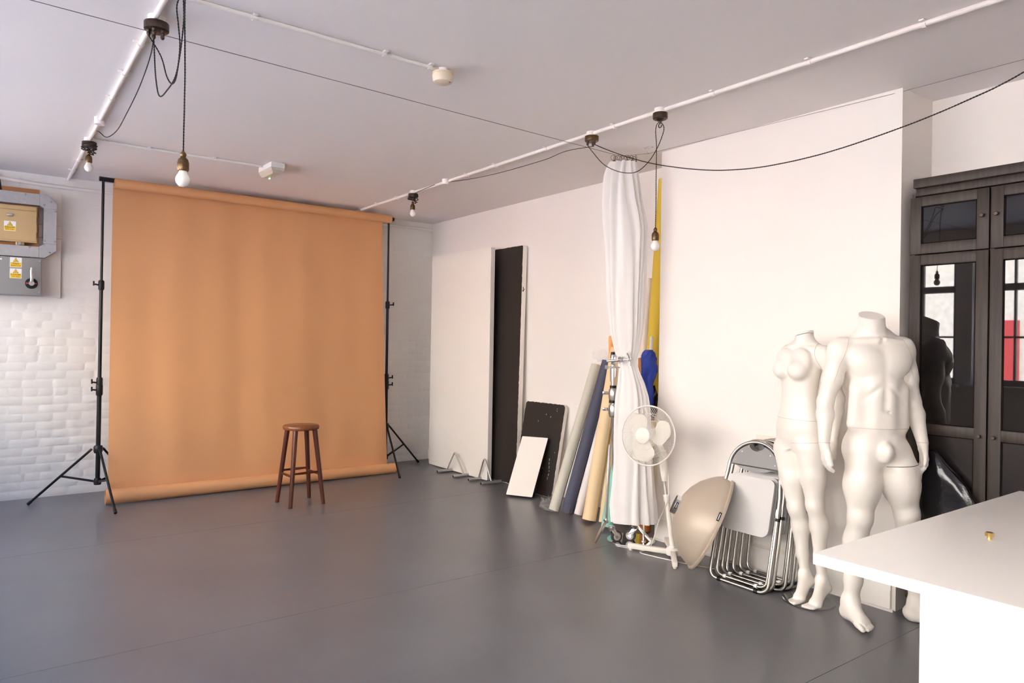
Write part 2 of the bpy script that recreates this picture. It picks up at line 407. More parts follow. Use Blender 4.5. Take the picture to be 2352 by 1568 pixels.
o = rL; Lr = (rR - rL).length
for r_in, r_out in ((.026, .044),):
    q.tube([rL, rR], r_out, n=28)
q.build('top_roll', 'paper_orange', pb)
mat('core_card', (.42, .27, .14), .8)
for e, s in ((rL, -1), (rR, 1)): MB().cyl(e + ax * s * .001, e + ax * s * .004, .036, n=20).build('core_end', 'core_card', pb)
# hanging sheet
yb0, yb1 = 7.05, 7.07
sx0 = [.897, .893, .89, .885, .88, .877]
def sheet_pt(s, t):      # s 0..1 across, t 0 top .. 1 bottom
    z = 2.80 + (.075 - 2.80) * t
    xl = .893 - .022 * t; xr = 3.553 + .012 * t
    x = xl + (xr - xl) * s
    yt = rL.y + (rR.y - rL.y) * s + .043; ybm = yb0 + (yb1 - yb0) * s
    y = yt + (ybm - yt) * (t ** 1.3)
    y += .006 * math.sin(s * 17 + 1.2 * t) * (.3 + t) + .004 * math.sin(s * 41 + 3) + .010 * math.sin(3 * t + s * 5)
    edge = max(0, (abs(s - .5) - .42) / .08); y += .010 * edge * edge * (1 if s > .5 else .4) * t
    return Vector((x, y, z))
q = MB().grid([[sheet_pt(i / 80, j / 40) for j in range(41)] for i in range(81)]); q.build('hanging_sheet', 'paper_orange', pb, smooth=80, fix=False)
# curl on the floor
P = []
for i in range(41):
    s = i / 40; x = .845 + (3.625 - .845) * s; r0 = .069 + (.056 - .069) * s; yc = yb0 + (yb1 - yb0) * s - r0 * .95 + .004
    row = []
    for j in range(61):
        a = -j / 60 * 2 * PI * 1.75 + .0; r = r0 * (1 - .22 * j / 60)
        row.append(Vector((x, yc + r * math.cos(a), r0 + .002 + r * math.sin(a))))
    P.append(row)
MB().grid(P).build('floor_curl', 'paper_orange', pb, smooth=80, fix=False)

# ================================================================== STOOL
sc = Vector((2.262, 6.180, 0))
st = thing('bar_stool', sc, 'tall dark brown wooden stool with round seat standing before the backdrop', 'stool', rz=math.radians(3))
SM = wmat(st)
MB().lathe([(0, .655), (.145, .655), (.152, .659), (.156, .668), (.156, .682), (.152, .690), (.144, .694), (0, .695)], 40, sc).build('seat', 'stool_seat_wood', st)
cor = [(-1, 1), (-1, -1), (1, -1), (1, 1)]
def legp(k, z):
    t = z / .66; e = .151 + (.088 - .151) * t; return SM @ Vector((cor[k][0] * e, cor[k][1] * e, z))
for k in range(4):
    MB().tube([legp(k, 0), legp(k, .2), legp(k, .657)], [.0165, .019, .0225], 14).build('leg', 'stool_wood', st)
for k in range(4):
    z = .285 if k % 2 else .262
    MB().tube([legp(k, z), legp(k, z).lerp(legp((k + 1) % 4, z), .5), legp((k + 1) % 4, z)], [.009, .0115, .009], 10).build('stretcher', 'stool_wood', st)

# ================================================================== CONDUITS, ROSES AND LAMPS
def conduit(label, pts, r, clips, name='conduit_pipe'):
    pts = [Vector(p) for p in pts]; mid = sum(pts, Vector()) / len(pts)
    t = thing(name, mid, label, 'conduit', 'white conduit runs')
    P = [pts[0]]
    for i in range(1, len(pts)): P.append(pts[i])
    MB().tube(P, r, 12).build('pipe', 'trim_paint', t)
    for c, d, up in clips:
        c = Vector(c); d = Vector(d).normalized(); up = Vector(up).normalized(); s = d.cross(up)
        m = MB(); m.obox(c + up * (r - .004), s * (r + .022), d * .011, up * .004, .002)
        ring = [c + (s * math.cos(a) + up * math.sin(a)) * (r + .0025) for a in [PI * k / 10 + PI for k in range(11)]]
        for kk in range(10): m.obox((ring[kk] + ring[kk + 1]) / 2, (ring[kk + 1] - ring[kk]) / 2 * 1.05, d * .009, ((ring[kk] + ring[kk + 1]) / 2 - c).normalized() * .002)
        m.build('saddle_clip', 'trim_paint', t)
    return t
UPZ = (0, 0, 1); ZP = ZC - .0138
conduit('white conduit across the ceiling from above the black cabinet to the back wall', [(3.295, -.4, ZP), (3.295, YB - .03, ZP)], .0125,
        [((3.295, y, ZP), (0, 1, 0), UPZ) for y in (1.44, 1.98, 2.56, 3.35, 4.05, 4.7, 5.12, 6.4, 6.85, 7.25)])
conduit('white conduit across the ceiling at left, carrying the big five-outlet rose', [(.59, 1.2, ZP), (.59, YB - .02, ZP)], .0125,
        [((.59, y, ZP), (0, 1, 0), UPZ) for y in (2.6, 3.86, 4.35, 4.85, 6.22, 6.75, 7.2)])
conduit('short white conduit leading to the emergency light', [(.6, 5.985, ZC - .010), (1.83, 5.985, ZC - .010)], .010,
        [((x, 5.985, ZC - .010), (1, 0, 0), UPZ) for x in (.98, 1.45)])
conduit('white conduit leading to the round smoke alarm', [(.6, 3.225, ZC - .010), (1.90, 3.245, ZC - .010)], .010,
        [((x, 3.235, ZC - .010), (1, 0, 0), UPZ) for x in (.945, 1.58, 1.84)])
conduit('white pipe along the top of the brick wall above the fuse box', [(XL + .02, YB - .03, 2.80), (.12, YB - .03, 2.815), (.36, YB - .03, 2.80), (.62, YB - .035, 2.795), (1.2, YB - .03, 2.80), (XR - .02, YB - .03, 2.815)], .016,
        [((.215, YB - .03, 2.808), (1, 0, 0), (0, 1, 0))])
def junction(x, y, r=.032, label=''):
    t = thing('junction_box', (x, y, ZC - .045), label, 'junction box', 'white conduit junction boxes')
    MB().lathe([(0, -.045), (r * .93, -.045), (r, -.04), (r, 0), (0, 0)], 20, (x, y, ZC)).build('box', 'trim_paint', t)
    MB().cyl((x, y, ZC - .049), (x, y, ZC - .045), .004, n=8).build('screw', 'steel', t)
    return t
junction(.587, 5.385, label='white junction box on the ceiling conduit left of the hanging bulb')
junction(3.27, 5.44, label='white junction box on the ceiling conduit where the dark cord ends')
def rose(x, y, label, r=.048, metal='bronze', grips=3, ztop=ZC - .03, hook=False, boxr=.036):
    t = thing('ceiling_rose', (x, y, ztop - .05), label, 'ceiling rose', 'dark metal ceiling roses')
    MB().lathe([(0, ztop - ZC), (boxr, ztop - ZC), (boxr, 0), (0, 0)], 20, (x, y, ZC)).build('mounting_box', 'trim_paint', t)
    h = .036
    MB().lathe([(0, -h), (r * .90, -h), (r * .985, -h + .003), (r, -h + .008), (r, -.002), (r * .98, 0), (0, 0)], 32, (x, y, ztop)).build('rose_body', metal, t)
    out = []
    if hook:
        z = ztop - h
        MB().lathe([(.028, 0), (.018, -.010), (.009, -.014), (.007, -.026), (0, -.028)], 16, (x, y, z)).build('hook_boss', 'bronze', t)
        P = [Vector((x, y + .011 * math.sin(a), z - .040 - .011 * math.cos(a) + .011)) for a in [PI + k * PI * 1.5 / 10 for k in range(11)]]
        MB().tube([Vector((x, y, z - .024))] + [Vector((x, y + .013 * math.sin(a), z - .038 + .013 * math.cos(a))) for a in [k * PI * 1.55 / 12 for k in range(13)]], .003, 8).build('hook', 'bronze', t)
        out = [Vector((x, y, z - .05))]
    else:
        for k in range(grips):
            a = 2 * PI * k / grips + .5; gx, gy = x + math.cos(a) * r * .60, y + math.sin(a) * r * .60; z = ztop - h
            MB().lathe([(.010, 0), (.010, -.006), (.0075, -.010), (.0085, -.013), (.0085, -.020), (.005, -.026), (0, -.027)], 12, (gx, gy, z)).build('cord_grip', 'bronze', t)
            out.append(Vector((gx, gy, z - .024)))
    t['outs'] = 0; del t['outs']
    return out
def bulb_and_holder(t, top, s=1.0, clear=False):
    x, y, z = top
    MB().lathe([(0, 0), (.006, 0), (.007, -.006), (.012, -.010), (.0125, -.016), (.010, -.020), (.013, -.024), (.019, -.028), (.021, -.034), (.0205, -.036), (.0225, -.038), (.0225, -.070), (.0215, -.072), (.0215, -.077), (.0195, -.078), (0, -.078)][::-1] if 0 else
               [(0, -.082), (.0195, -.082), (.0215, -.079), (.0225, -.074), (.0225, -.046), (.0205, -.043), (.0205, -.038), (.017, -.032), (.012, -.028), (.010, -.022), (.0125, -.017), (.0115, -.010), (.006, -.004), (.005, 0), (0, 0)], 24, top).build('lamp_holder', 'brass', t)
    MB().lathe([(0, -.147), (.010, -.1455), (.019, -.140), (.0255, -.131), (.0285, -.120), (.0278, -.110), (.0240, -.100), (.0185, -.092), (.0160, -.085), (.0155, -.080), (0, -.080)], 28, top).build('bulb', 'opal_bulb', t)
def cord(t, pts, r=.0032, step=8, name='cord', tw=True):
    P = smoothpts(pts, step)
    m = MB()
    if tw: twisted(m, P, r)
    else: m.tube(P, r, 6)
    return m.build(name, 'cord_fabric', t, smooth=60, fix=False)
def pl0(u, v): return PXX(u, v, .60)
def pl3(u, v): return PXX(u, v, 3.295)
# left five-outlet rose with its loops
o5 = rose(.60, 3.52, 'large dark five-outlet ceiling rose with looping cords', r=.052, grips=5)
hk = Vector((.625, 3.10, ZC - .07))
t = thing('ceiling_hook', (hk.x, hk.y, ZC - .06), 'dark hook at the top edge of the photo that carries the front lamp cord', 'hook')
MB().lathe([(0, -.012), (.02, -.012), (.024, -.006), (.024, 0), (0, 0)], 16, (hk.x, hk.y, ZC)).build('hook_plate', 'bronze', t)
MB().tube([(hk.x, hk.y, ZC - .01)] + [(hk.x, hk.y + .014 * math.sin(a), ZC - .04 + .014 * math.cos(a)) for a in [k * PI * 1.55 / 10 for k in range(11)]], .0032, 8).build('hook', 'bronze', t)
t = thing('pendant_lamp', (hk.x, hk.y, 2.02), 'opal bulb in a brass holder on the long front cord, largest of the hanging lamps', 'lamp', 'bare pendant bulbs')
bt = ATD(421, 347, 2.9)
cord(t, [(hk.x + .004, hk.y - .012, hk.z + .006), (hk.x + .008, hk.y + .012, hk.z - .06), bt.lerp(Vector((hk.x + .012, hk.y, hk.z)), .5), bt], .0042)
def dpt(u, v, d): return ATD(u, v, d)
cord(t, [o5[1], dpt(355, 130, 3.24), dpt(358, 180, 3.2), dpt(366, 220, 3.12), dpt(383, 208, 3.06), dpt(406, 165, 2.99), dpt(421, 60, 2.93), hk], .0042, name='cord_loop')
cord(t, [o5[2], dpt(370, 130, 3.22), dpt(383, 175, 3.16), dpt(395, 192, 3.08), dpt(405, 175, 3.02), dpt(413, 110, 2.97), dpt(410, 60, 2.94), dpt(406, 18, 2.92), dpt(412, -4, 2.91), hk], .0042, name='cord_loop')
bulb_and_holder(t, bt)
t = thing('swag_cord', (.6, 4.5, 2.6), 'dark twisted cord sagging from the five-outlet rose to the left ceiling conduit', 'cord')
cord(t, [o5[3], pl0(345, 130), pl0(320, 200), pl0(290, 262), pl0(268, 300), pl0(245, 315), pl0(228, 303), pl0(219, 299)], .0036, name='twisted_cord')
# far left rose with cord wound round it
def wound(x, y, label, blab, ub, vb, dirs):
    rose(x, y, label, r=.048, grips=1, boxr=.034)
    z = ZC - .05
    t = thing('pendant_lamp', (x, y, 2.6), blab, 'lamp', 'bare pendant bulbs')
    rnd = random.Random(int(x * 100)); P = []
    for k in range(34):
        a = k * .95; rr = .050 + .012 * math.sin(k * 1.7) - .018 * (k / 34)
        P.append(Vector((x + rr * math.cos(a), y + rr * math.sin(a), z - .026 * math.sin(k * .8) - .045 * k / 34)))
    d = ray(ub, vb); k = ((x - CAM.x) * CF.x + (y - CAM.y) * CF.y) / 1.0
    bt = ATD(ub, vb, k)
    P += [Vector((x, y, z - .06)), bt]
    cord(t, P, .004, 4, tw=False); bulb_and_holder(t, bt)
    return t
wound(.59, 5.99, 'dark ceiling rose at left with its cord wound round it', 'small opal bulb close under the wound rose left of the backdrop', 204, 348, 1)
wound(3.285, 6.06, 'dark ceiling rose above the right end of the backdrop with wound cord', 'small opal bulb close to the ceiling near the room corner', 948, 462, 1)
# right rose, hook rose and cords
o3 = rose(3.30, 3.575, 'brass-toned ceiling rose with three cords beside the curtain top', r=.047, grips=3, metal='brass')
oh = rose(3.29, 2.955, 'dark ceiling rose with hook, nearest to the chimney breast', r=.045, hook=True)
t = thing('pendant_lamp', (3.29, 2.98, 2.0), 'opal bulb hanging on a long cord in front of the yellow roll', 'lamp', 'bare pendant bulbs')
bt = pl3(1505.5, 522)
cord(t, [o3[1], pl3(1362, 350), pl3(1385, 376), pl3(1412, 391), pl3(1440, 397), pl3(1465, 393), pl3(1490, 371), pl3(1508, 343), pl3(1521, 312), pl3(1525, 293), pl3(1518, 281), pl3(1510, 284), pl3(1506, 300), pl3(1508, 340), pl3(1507, 400), pl3(1506.5, 470), bt], .0036)
bulb_and_holder(t, bt)
t = thing('swag_cord', (3.3, 2.2, 2.35), 'dark twisted cord swagging past the chimney breast towards the black cabinet', 'cord')
cord(t, [o3[2], pl3(1400, 346), pl3(1450, 363), pl3(1512, 378), pl3(1600, 389), pl3(1680, 390), pl3(1770, 380), pl3(1900, 350), pl3(2072, 292), pl3(2220, 231), pl3(2352, 165), (3.295, .72, 2.72), (3.295, .45, 2.87)], .0042, name='twisted_cord')
t = thing('swag_cord', (3.3, 5.0, 2.8), 'thin dark cord running from the brass-toned rose along the conduit to the far rose', 'cord')
cord(t, [o3[0], pl3(1300, 347), pl3(1250, 367), pl3(1150, 396), pl3(1080, 411), pl3(1015, 420), (3.27, 5.75, ZC - .02), (3.28, 6.02, ZC - .03)], .0034, name='twisted_cord')
# smoke alarm, emergency light
sa = thing('smoke_alarm', (1.925, 3.245, ZC - .08), 'round cream smoke alarm on the ceiling', 'smoke alarm')
mat('cream_plastic', (.70, .60, .46), .5)
MB().lathe([(0, -.025), (.03, -.025), (.03, 0), (0, 0)], 20, (1.925, 3.245, ZC)).build('mounting_box', 'trim_paint', sa)
MB().lathe([(0, -.075), (.040, -.075), (.048, -.070), (.053, -.058), (.055, -.040), (.055, -.033), (.051, -.031), (.051, -.028), (.055, -.027), (.055, -.022), (0, -.022)], 40, (1.925, 3.245, ZC)).build('alarm_body', 'cream_plastic', sa)
MB().cyl((1.945, 3.21, ZC - .0765), (1.945, 3.21, ZC - .074), .003, n=8).build('indicator', 'ink', sa)
ec = Vector((1.895, 5.95, ZC)); em = thing('emergency_light', (ec.x, ec.y, ZC - .08), 'white boxy emergency light on the ceiling above the backdrop', 'light fitting')
d = (FLR(648, 377, ZC) - FLR(600, 390, ZC)); d.z = 0; d.normalize(); d = Vector((.05, -1, 0)).normalized(); s = Vector((d.y, -d.x, 0))
mat('diffuser', (.72, .66, .55), .3, trans=.25); mat('green_led', (.1, .8, .3), .4, emit=(.15, 1, .45, 3.0))
MB().obox(ec - Vector((0, 0, .022)), d * .145, s * .058, Vector((0, 0, .022)), .006).build('base_tray', 'white_plastic', em)
o = ec - Vector((0, 0, .044)); m = MB()
P = []
for l, z in ((.14, 0), (.14, .018), (.125, .040), (.10, .044)):
    w = .055 * (1 - (z / .044) ** 2 * .45); P.append([o + d * a * l + s * b * w - Vector((0, 0, z)) for a, b in ((1, 1), (-1, 1), (-1, -1), (1, -1))])
m.grid(P, cj=True); k = len(m.v); m.f.append((k - 1, k - 2, k - 3, k - 4)); m.build('diffuser', 'diffuser', em, smooth=15)
for a in (.105, .09): MB().lathe([(0, -.004), (.003, -.003), (.004, 0), (0, 0)], 10, o - d * a - s * .02 - Vector((0, 0, .044))).build('green_indicator', 'green_led', em)

# ================================================================== FUSE BOARD ON THE BRICK WALL
XE = -.55
bd = thing('backing_board', (0, YB, 1.79), 'white painted backing board behind the grey fuse box and switch', 'board')
Yb = YB - .012
for z0, z1 in ((1.795, 2.325), (2.329, 2.438), (2.442, 2.728)): MB().box(XE, .541, Yb - .018, Yb, z0, z1, .002).build('board_panel', 'trim_paint', bd)
bw = MB().box(XE, .372, Yb - .045, Yb - .018, 1.83, 2.745, .002).build('mounting_board', 'wood_board', ); tag(bw, 'brown wooden board edge showing around the cream fuse box', 'board')
tr = thing('cable_trunking', (0.1, Yb - .05, 2.1), 'galvanised steel cable trunking bent around the cream fuse box', 'trunking')
ty0, ty1 = Yb - .125, Yb - .03
def trunk(poly, name='trunking_length'): return MB().prism(poly, (0, ty0, 0), (1, 0, 0), (0, 0, 1), (0, ty1 - ty0, 0)).build(name, 'galvanised', tr)
trunk([(XE, 2.595), (.368, 2.595), (.368, 2.695), (XE, 2.695)])
trunk([(.3695, 2.595), (.40, 2.575), (.498, 2.575), (.498, 2.625), (.425, 2.697), (.3695, 2.697)], 'trunking_bend')
trunk([(.40, 2.265), (.496, 2.265), (.496, 2.5735), (.40, 2.5735)])
trunk([(.3695, 2.138), (.41, 2.138), (.496, 2.205), (.496, 2.2635), (.41, 2.2635), (.3695, 2.235)], 'trunking_bend')
trunk([(XE, 2.138), (.368, 2.138), (.368, 2.232), (XE, 2.232)])
for x, z in ((.265, 2.68), (.265, 2.612), (.455, 2.635), (.405, 2.605), (.41, 2.555), (.485, 2.555), (.485, 2.29), (.41, 2.29), (.45, 2.185), (.405, 2.25), (.3, 2.225), (.3, 2.147)):
    MB().lathe([(0, .005), (.005, .004), (.0085, 0), (0, 0)], 10, (x, ty0, z), (0, -1, 0)).build('screw', 'steel', tr)
fb = thing('fuse_box', (.1, Yb - .045, 2.25), 'cream metal fuse box with a yellow danger label', 'fuse box')
fy = 7.50
MB().box(XE + .1, .352, fy + .004, Yb - .046, 2.262, 2.578, .004).build('box_body', 'fusebox_beige', fb)
fdr = MB().box(XE + .1, .348, fy - .006, fy + .003, 2.275, 2.535, .003).build('door', 'fusebox_beige', fb)
MB().box(XE + .1, .348, fy - .004, fy + .003, 2.540, 2.575, .002).build('top_strip', 'fusebox_beige', fb)
MB().obox((.155, fy - .014, 2.488), (.022, 0, .0), (0, .008, 0), (0, 0, .011), .004).build('handle', 'steel', fdr)
mat('hinge_dark', (.10, .06, .03), .5)
for z in (2.33, 2.46): MB().cyl((.353, fy, z - .025), (.353, fy, z + .025), .005, n=8).build('hinge', 'hinge_dark', fb)
MB().lathe([(0, .02), (.012, .02), (.016, .012), (.016, 0), (0, 0)], 14, (.225, Yb - .125, 2.247), (0, -1, 0)).build('cable_gland', 'steel', fb)
MB().box(.20, .262, Yb - .120, Yb - .046, 2.235, 2.261, .002).build('bracket', 'fusebox_beige', fb)
MB().lathe([(0, .004), (.006, .003), (.007, 0), (0, 0)], 8, (.335, fy - .004, 2.555), (0, -1, 0)).build('screw', 'steel', fb)
isw = thing('isolator_switch', (.1, Yb - .02, 1.8), 'grey metal main switch box with a lever handle and yellow warning labels', 'switch box')
iy = 7.48
MB().box(XE + .05, .388, iy, Yb - .02, 1.80, 2.128, .004).build('box_body', 'iso_grey', isw)
MB().box(XE + .05, .386, iy - .008, iy - .001, 1.806, 2.122, .003).build('front_cover', 'iso_grey', isw)
mat('red_mark', (.55, .06, .04), .5)
pz = Vector((.316, iy - .008, 1.905)); pl_ = MB().lathe([(0, .010), (.042, .010), (.046, .006), (.046, 0), (0, 0)], 32, pz, (0, -1, 0)).build('handle_plate', 'black_plastic', isw)
for sx in (-1, 1): MB().obox(pz + Vector((sx * .033, -.0105, 0)), (.007, 0, 0), (0, .001, 0), (0, 0, .005)).build('position_mark', 'red_mark', pl_)
hd = MB().lathe([(0, .04), (.018, .04), (.022, .034), (.024, .012), (.026, 0), (0, 0)], 20, pz + Vector((0, -.010, 0)), (0, -1, 0))
hd.tube([pz + Vector((0, -.036, 0)), pz + Vector((0, -.046, .05)), pz + Vector((-.004, -.05, .10)), pz + Vector((-.002, -.05, .135))], [.013, .014, .011, .008], 12)
hd.build('lever_handle', 'chrome', isw)
for z in (1.83, 2.10): MB().lathe([(0, .005), (.006, .004), (.008, 0), (0, 0)], 10, (.372, iy - .008, z), (0, -1, 0)).build('screw', 'steel', isw)
MB().box(.085, .105, iy - .0095, iy - .008, 2.095, 2.110).build('small_plate', 'label_white', isw)
def warn(parent, x, y, z, w, lines, h=None):
    h = h or w
    p = MB().box(x - w / 2, x + w / 2, y - .0012, y, z - h / 2, z + h / 2).build('warning_label', 'label_white', parent, smooth=0)
    MB().box(x - w * .46, x + w * .46, y - .0018, y - .0012, z - h * .46, z + h * .0).build('yellow_panel', 'label_yellow', p, smooth=0)
    s = w * .23; c = Vector((x, y - .0012, z + h * .24))
    def tri(k, d, m, nm): MB().prism([(-s * k, -s * .8 * k), (s * k, -s * .8 * k), (0, s * .95 * k)], c - Vector((0, d, 0)), (1, 0, 0), (0, 0, 1), (0, .0003, 0)).build(nm, m, p, smooth=0)
    tri(1.08, .0006, 'ink', 'triangle_border'); tri(.86, .001, 'label_yellow', 'warning_triangle')
    b = s * .5
    MB().prism([(.12 * b, .9 * b), (-.45 * b, -.25 * b), (-.02 * b, -.15 * b), (-.2 * b, -1.1 * b), (.45 * b, .1 * b), (.05 * b, .05 * b)], c - Vector((0, .0014, s * .12)), (1, 0, 0), (0, 0, 1), (0, .0003, 0)).build('lightning_bolt', 'ink', p, smooth=0)
    for (tx, sz, dz) in lines: lettering(tx, w * sz, Vector((x, y - .002, z + h * dz)), (1, 0, 0), (0, 0, 1), p)
warn(fdr, .158, fy - .006, 2.392, .084, [('DANGER', .21, -.13), ('415 Volts', .17, -.33)])
warn(isw, .203, iy - .008, 2.080, .084, [('MAIN', .23, -.12), ('SWITCH', .22, -.34)])
warn(isw, .203, iy - .008, 1.985, .084, [('DANGER', .21, -.13), ('415 Volts', .17, -.33)])
cb = MB(); cb.tube(smoothpts([(.06, YB - .03, 2.86), (.075, YB - .04, 2.80), (.082, YB - .05, 2.75), (.088, YB - .055, 2.705)], 6), .013, 10)
tag(cb.build('black_cable', 'black_plastic'), 'thick black cable dropping into the top of the steel trunking', 'cable')
# ---- tension wires
cz = 2.845
a, b = FLR(70, 0, cz), FLR(1424, 358, cz); dirn = (a - b).normalized(); k = (XL - b.x) / dirn.x
wA = MB().tube([b + dirn * k, b], .0017, 6).build('steel_wire', 'steel'); tag(wA, 'long thin steel wire stretched across the ceiling from the curtain towards the left', 'wire')
CURT = b.copy()
MATS['wire_dark'] = mat('wire_dark', (.16, .15, .13), .5, .4); wA.data.materials[0] = MATS['wire_dark']
p1, p2 = FLR(1490, 349, 2.86), FLR(2072, 206, 2.885)
p3 = p2 + (p2 - FLR(1512, 345, 2.885)).normalized() * 2.2
wB = MB().tube([CURT, p1 + Vector((0, 0, -.012)), p2 + Vector((-.004, 0, -.012)), Vector((p2.x + .01, YF, ZC - .015))], .0013, 6).build('steel_wire', 'wire_dark'); tag(wB, 'thin steel wire running along the top of the chimney breast', 'wire')
br = thing('wire_bracket', p1, 'small steel eye plate holding the wire beside the curtain rings', 'bracket')
MB().obox((p1.x, p1.y, ZC - .004), (.012, 0, 0), (0, .035, 0), (0, 0, .003), .002).build('plate', 'steel', br)
MB().tube([(p1.x, p1.y, ZC - .005)] + [(p1.x, p1.y + .012 * math.sin(a), ZC - .03 + .012 * math.cos(a)) for a in [k * 2 * PI / 12 for k in range(12)]], .0022, 6).build('eye', 'steel', br)
# ================================================================== POLYSTYRENE BOARDS
rg = random.Random(3)
def board(name, label, bl, br, tr_, tl, th, face_black, body='polystyrene', corner=.02, edge_black=False, group=None):
    """leaning board from its four front-face corners; body plus a ragged painted face"""
    bl, br, tr_, tl = map(Vector, (bl, br, tr_, tl)); n = (br - bl).cross(tl - bl).normalized()
    if n.dot(CAM - bl) < 0: n = -n
    t = thing(name, (bl + br) / 2, label, 'board', group)
    ux = (br - bl); uy = (tl - bl); W, Hh = ux.length, uy.length; ux.normalize(); uy.normalize()
    def rr(c, jag, seed, ins=0.0):
        r_ = random.Random(seed); P = []
        pts = []
        for (cx, cy, a0) in ((W - c, c, -PI / 2), (W - c, Hh - c, 0), (c, Hh - c, PI / 2), (c, c, PI)):
            for k in range(5): a = a0 + k * PI / 8; pts.append((cx + math.cos(a) * c, cy + math.sin(a) * c))
        out = []
        for (x0, y0), (x1, y1) in zip(pts, pts[1:] + pts[:1]):
            L = math.hypot(x1 - x0, y1 - y0); m = max(1, int(L / .022)) if jag else 1
            for k in range(m):
                f = k / m; x, y = x0 + (x1 - x0) * f, y0 + (y1 - y0) * f
                g = ins + jag * max(0, r_.gauss(.3, .6)); d = Vector((W / 2 - x, Hh / 2 - y)); 
                out.append((min(max(x, g), W - g), min(max(y, g), Hh - g)))
        return out
    MB().prism(rr(corner, 0, 1), bl, ux, uy, -n * th).build('board_core', body, t, smooth=40)
    if face_black: MB().prism(rr(corner, .0035 if face_black == 'blackboard_paint' else 0, 5 + int(W * 100), .001), bl + n * .0012, ux, uy, -n * .002).build('painted_face', face_black, t, smooth=0)
    return t, (bl, ux, uy, n, W, Hh)
wx = 4.205
board('polystyrene_board', 'tall white polystyrene board standing in wire feet by the room corner', (wx, 7.285, .012), (wx, 6.072, .012), (wx + .012, 6.078, 2.44), (wx + .012, 7.29, 2.44), .05, None, group='polystyrene boards')
tb, fr = board('polystyrene_board', 'tall polystyrene board with black painted face, half hidden behind the white board', (4.298, 6.92, .012), (4.298, 5.70, .012), (4.352, 5.705, 2.435), (4.352, 6.925, 2.435), .05, 'blackboard_paint', group='polystyrene boards')
for k in range(4):   # knocks in the painted edge
    p = fr[0] + fr[1] * (fr[4] - .004) + fr[2] * (1.95 + .05 * rg.random()) + fr[3] * .001; MB().obox(p - fr[3] * (.01 + .008 * k) , fr[1] * .006, fr[2] * (.004 + .02 * (k == 1)), fr[3] * .004).build('chip_mark', 'blackboard_paint', tb)
ts, fr = board('polystyrene_board', 'small black painted board with chipped white edges leaning on the white wall', (4.235, 5.665, .009), (4.245, 5.075, .009), (4.375, 4.955, .895), (4.362, 5.630, .872), .035, 'blackboard_paint', corner=.045, group='polystyrene boards')
mat('scratch_white', (.75, .72, .68), .7)
for k in range(16):
    x, y = rg.uniform(.02, fr[4] - .03), rg.uniform(.1, fr[5] - .04)
    if k < 6: x, y = fr[4] - .10 + .01 * math.sin(k), .17 + k * .035
    MB().obox(fr[0] + fr[1] * x + fr[2] * y + fr[3] * .0022, fr[1] * rg.uniform(.001, .003), fr[2] * rg.uniform(.003, .018 if k < 6 else .006), fr[3] * .0004).build('scratch', 'scratch_white', ts, smooth=0)
board('polystyrene_board', 'smallest white board with black sides, leaning on the small black board', (3.954, 5.397, .019), (4.085, 5.165, .019), (4.210, 5.165, .552), (4.160, 5.425, .552), .05, 'polystyrene', body='blackboard_paint', corner=.012, group='polystyrene boards')
# wire feet
mat('grey_paint_metal', (.42, .41, .39), .35, .4)
def holder(c, label, hv=.235, w=.115):
    t = thing('board_holder', c, label, 'stand', 'wire feet of the tall boards'); c = Vector(c)
    for s in (-1, 1): 
        m = MB(); a = c + Vector((-.15, s * w, .0165)); b = c + Vector((.10, s * w, .0165)); m.tube([a, b], .0155, 14); f = m.build('foot_tube', 'grey_paint_metal', t)
        MB().cyl(a + Vector((-.001, 0, 0)), a + Vector((.004, 0, 0)), .011, n=12).build('tube_opening', 'black_plastic', f)
    p = [c + Vector((-.022, -w, .03)), c + Vector((-.026, -w * .55, .13)), c + Vector((-.03, -.022, hv - .02)), c + Vector((-.03, 0, hv)), c + Vector((-.03, .022, hv - .02)), c + Vector((-.026, w * .55, .13)), c + Vector((-.022, w, .03))]
    MB().tube(smoothpts(p, 6), .0085, 10).build('bent_rod', 'grey_paint_metal', t)
h1 = FLR(1060, 1090); holder((4.165, 6.60, 0), 'bent grey rod foot in front of the tall white board', w=.165)
holder((4.20, 6.075, 0), 'bent grey rod foot under the right edge of the tall white board')

# crumpled clear plastic
def crumple(name, c, rad, seed, material, parent=None, amp=.35, sub=3, freq=9):
    bm = bmesh.new(); bmesh.ops.create_icosphere(bm, subdivisions=sub, radius=1)
    for v in bm.verts:
        n = v.co.normalized(); k = 1 + amp * noise.noise(n * freq * .25 + Vector((seed, 0, 0))) + amp * .7 * abs(noise.noise(n * freq * .6 + Vector((0, seed, 0))))
        v.co = Vector((n.x * rad[0], n.y * rad[1], n.z * rad[2])) * k
    m = MB(); m.bm(bm, Matrix.Translation(c)); lo = min(p[2] for p in m.v)
    return m
glass_mat('clear_plastic', (.86, .85, .83))
m = crumple('x', FLR(1250, 1172) + Vector((.06, .0, .045)), (.055, .075, .05), 4.2, None, amp=.9, sub=3, freq=14); m.v = [(a, b, max(.001, z)) for a, b, z in m.v]
mat('poly_film', (.80, .80, .79), .12, trans=.75, ior=1.15, alpha=.35)
tag(m.build('plastic_scrap', 'poly_film', smooth=20), 'crumpled clear plastic scrap on the floor beside the paper rolls', 'plastic wrap')
mat('thin_film', (.86, .85, .83), .2, alpha=.16)
m = crumple('x', PXX(1378, 814, 4.35), (.02, .085, .055), 9.1, None, amp=.35); tag(m.build('plastic_sleeve', 'thin_film', smooth=30), 'loose clear plastic sleeve sticking out above the grey-beige roll', 'plastic wrap')

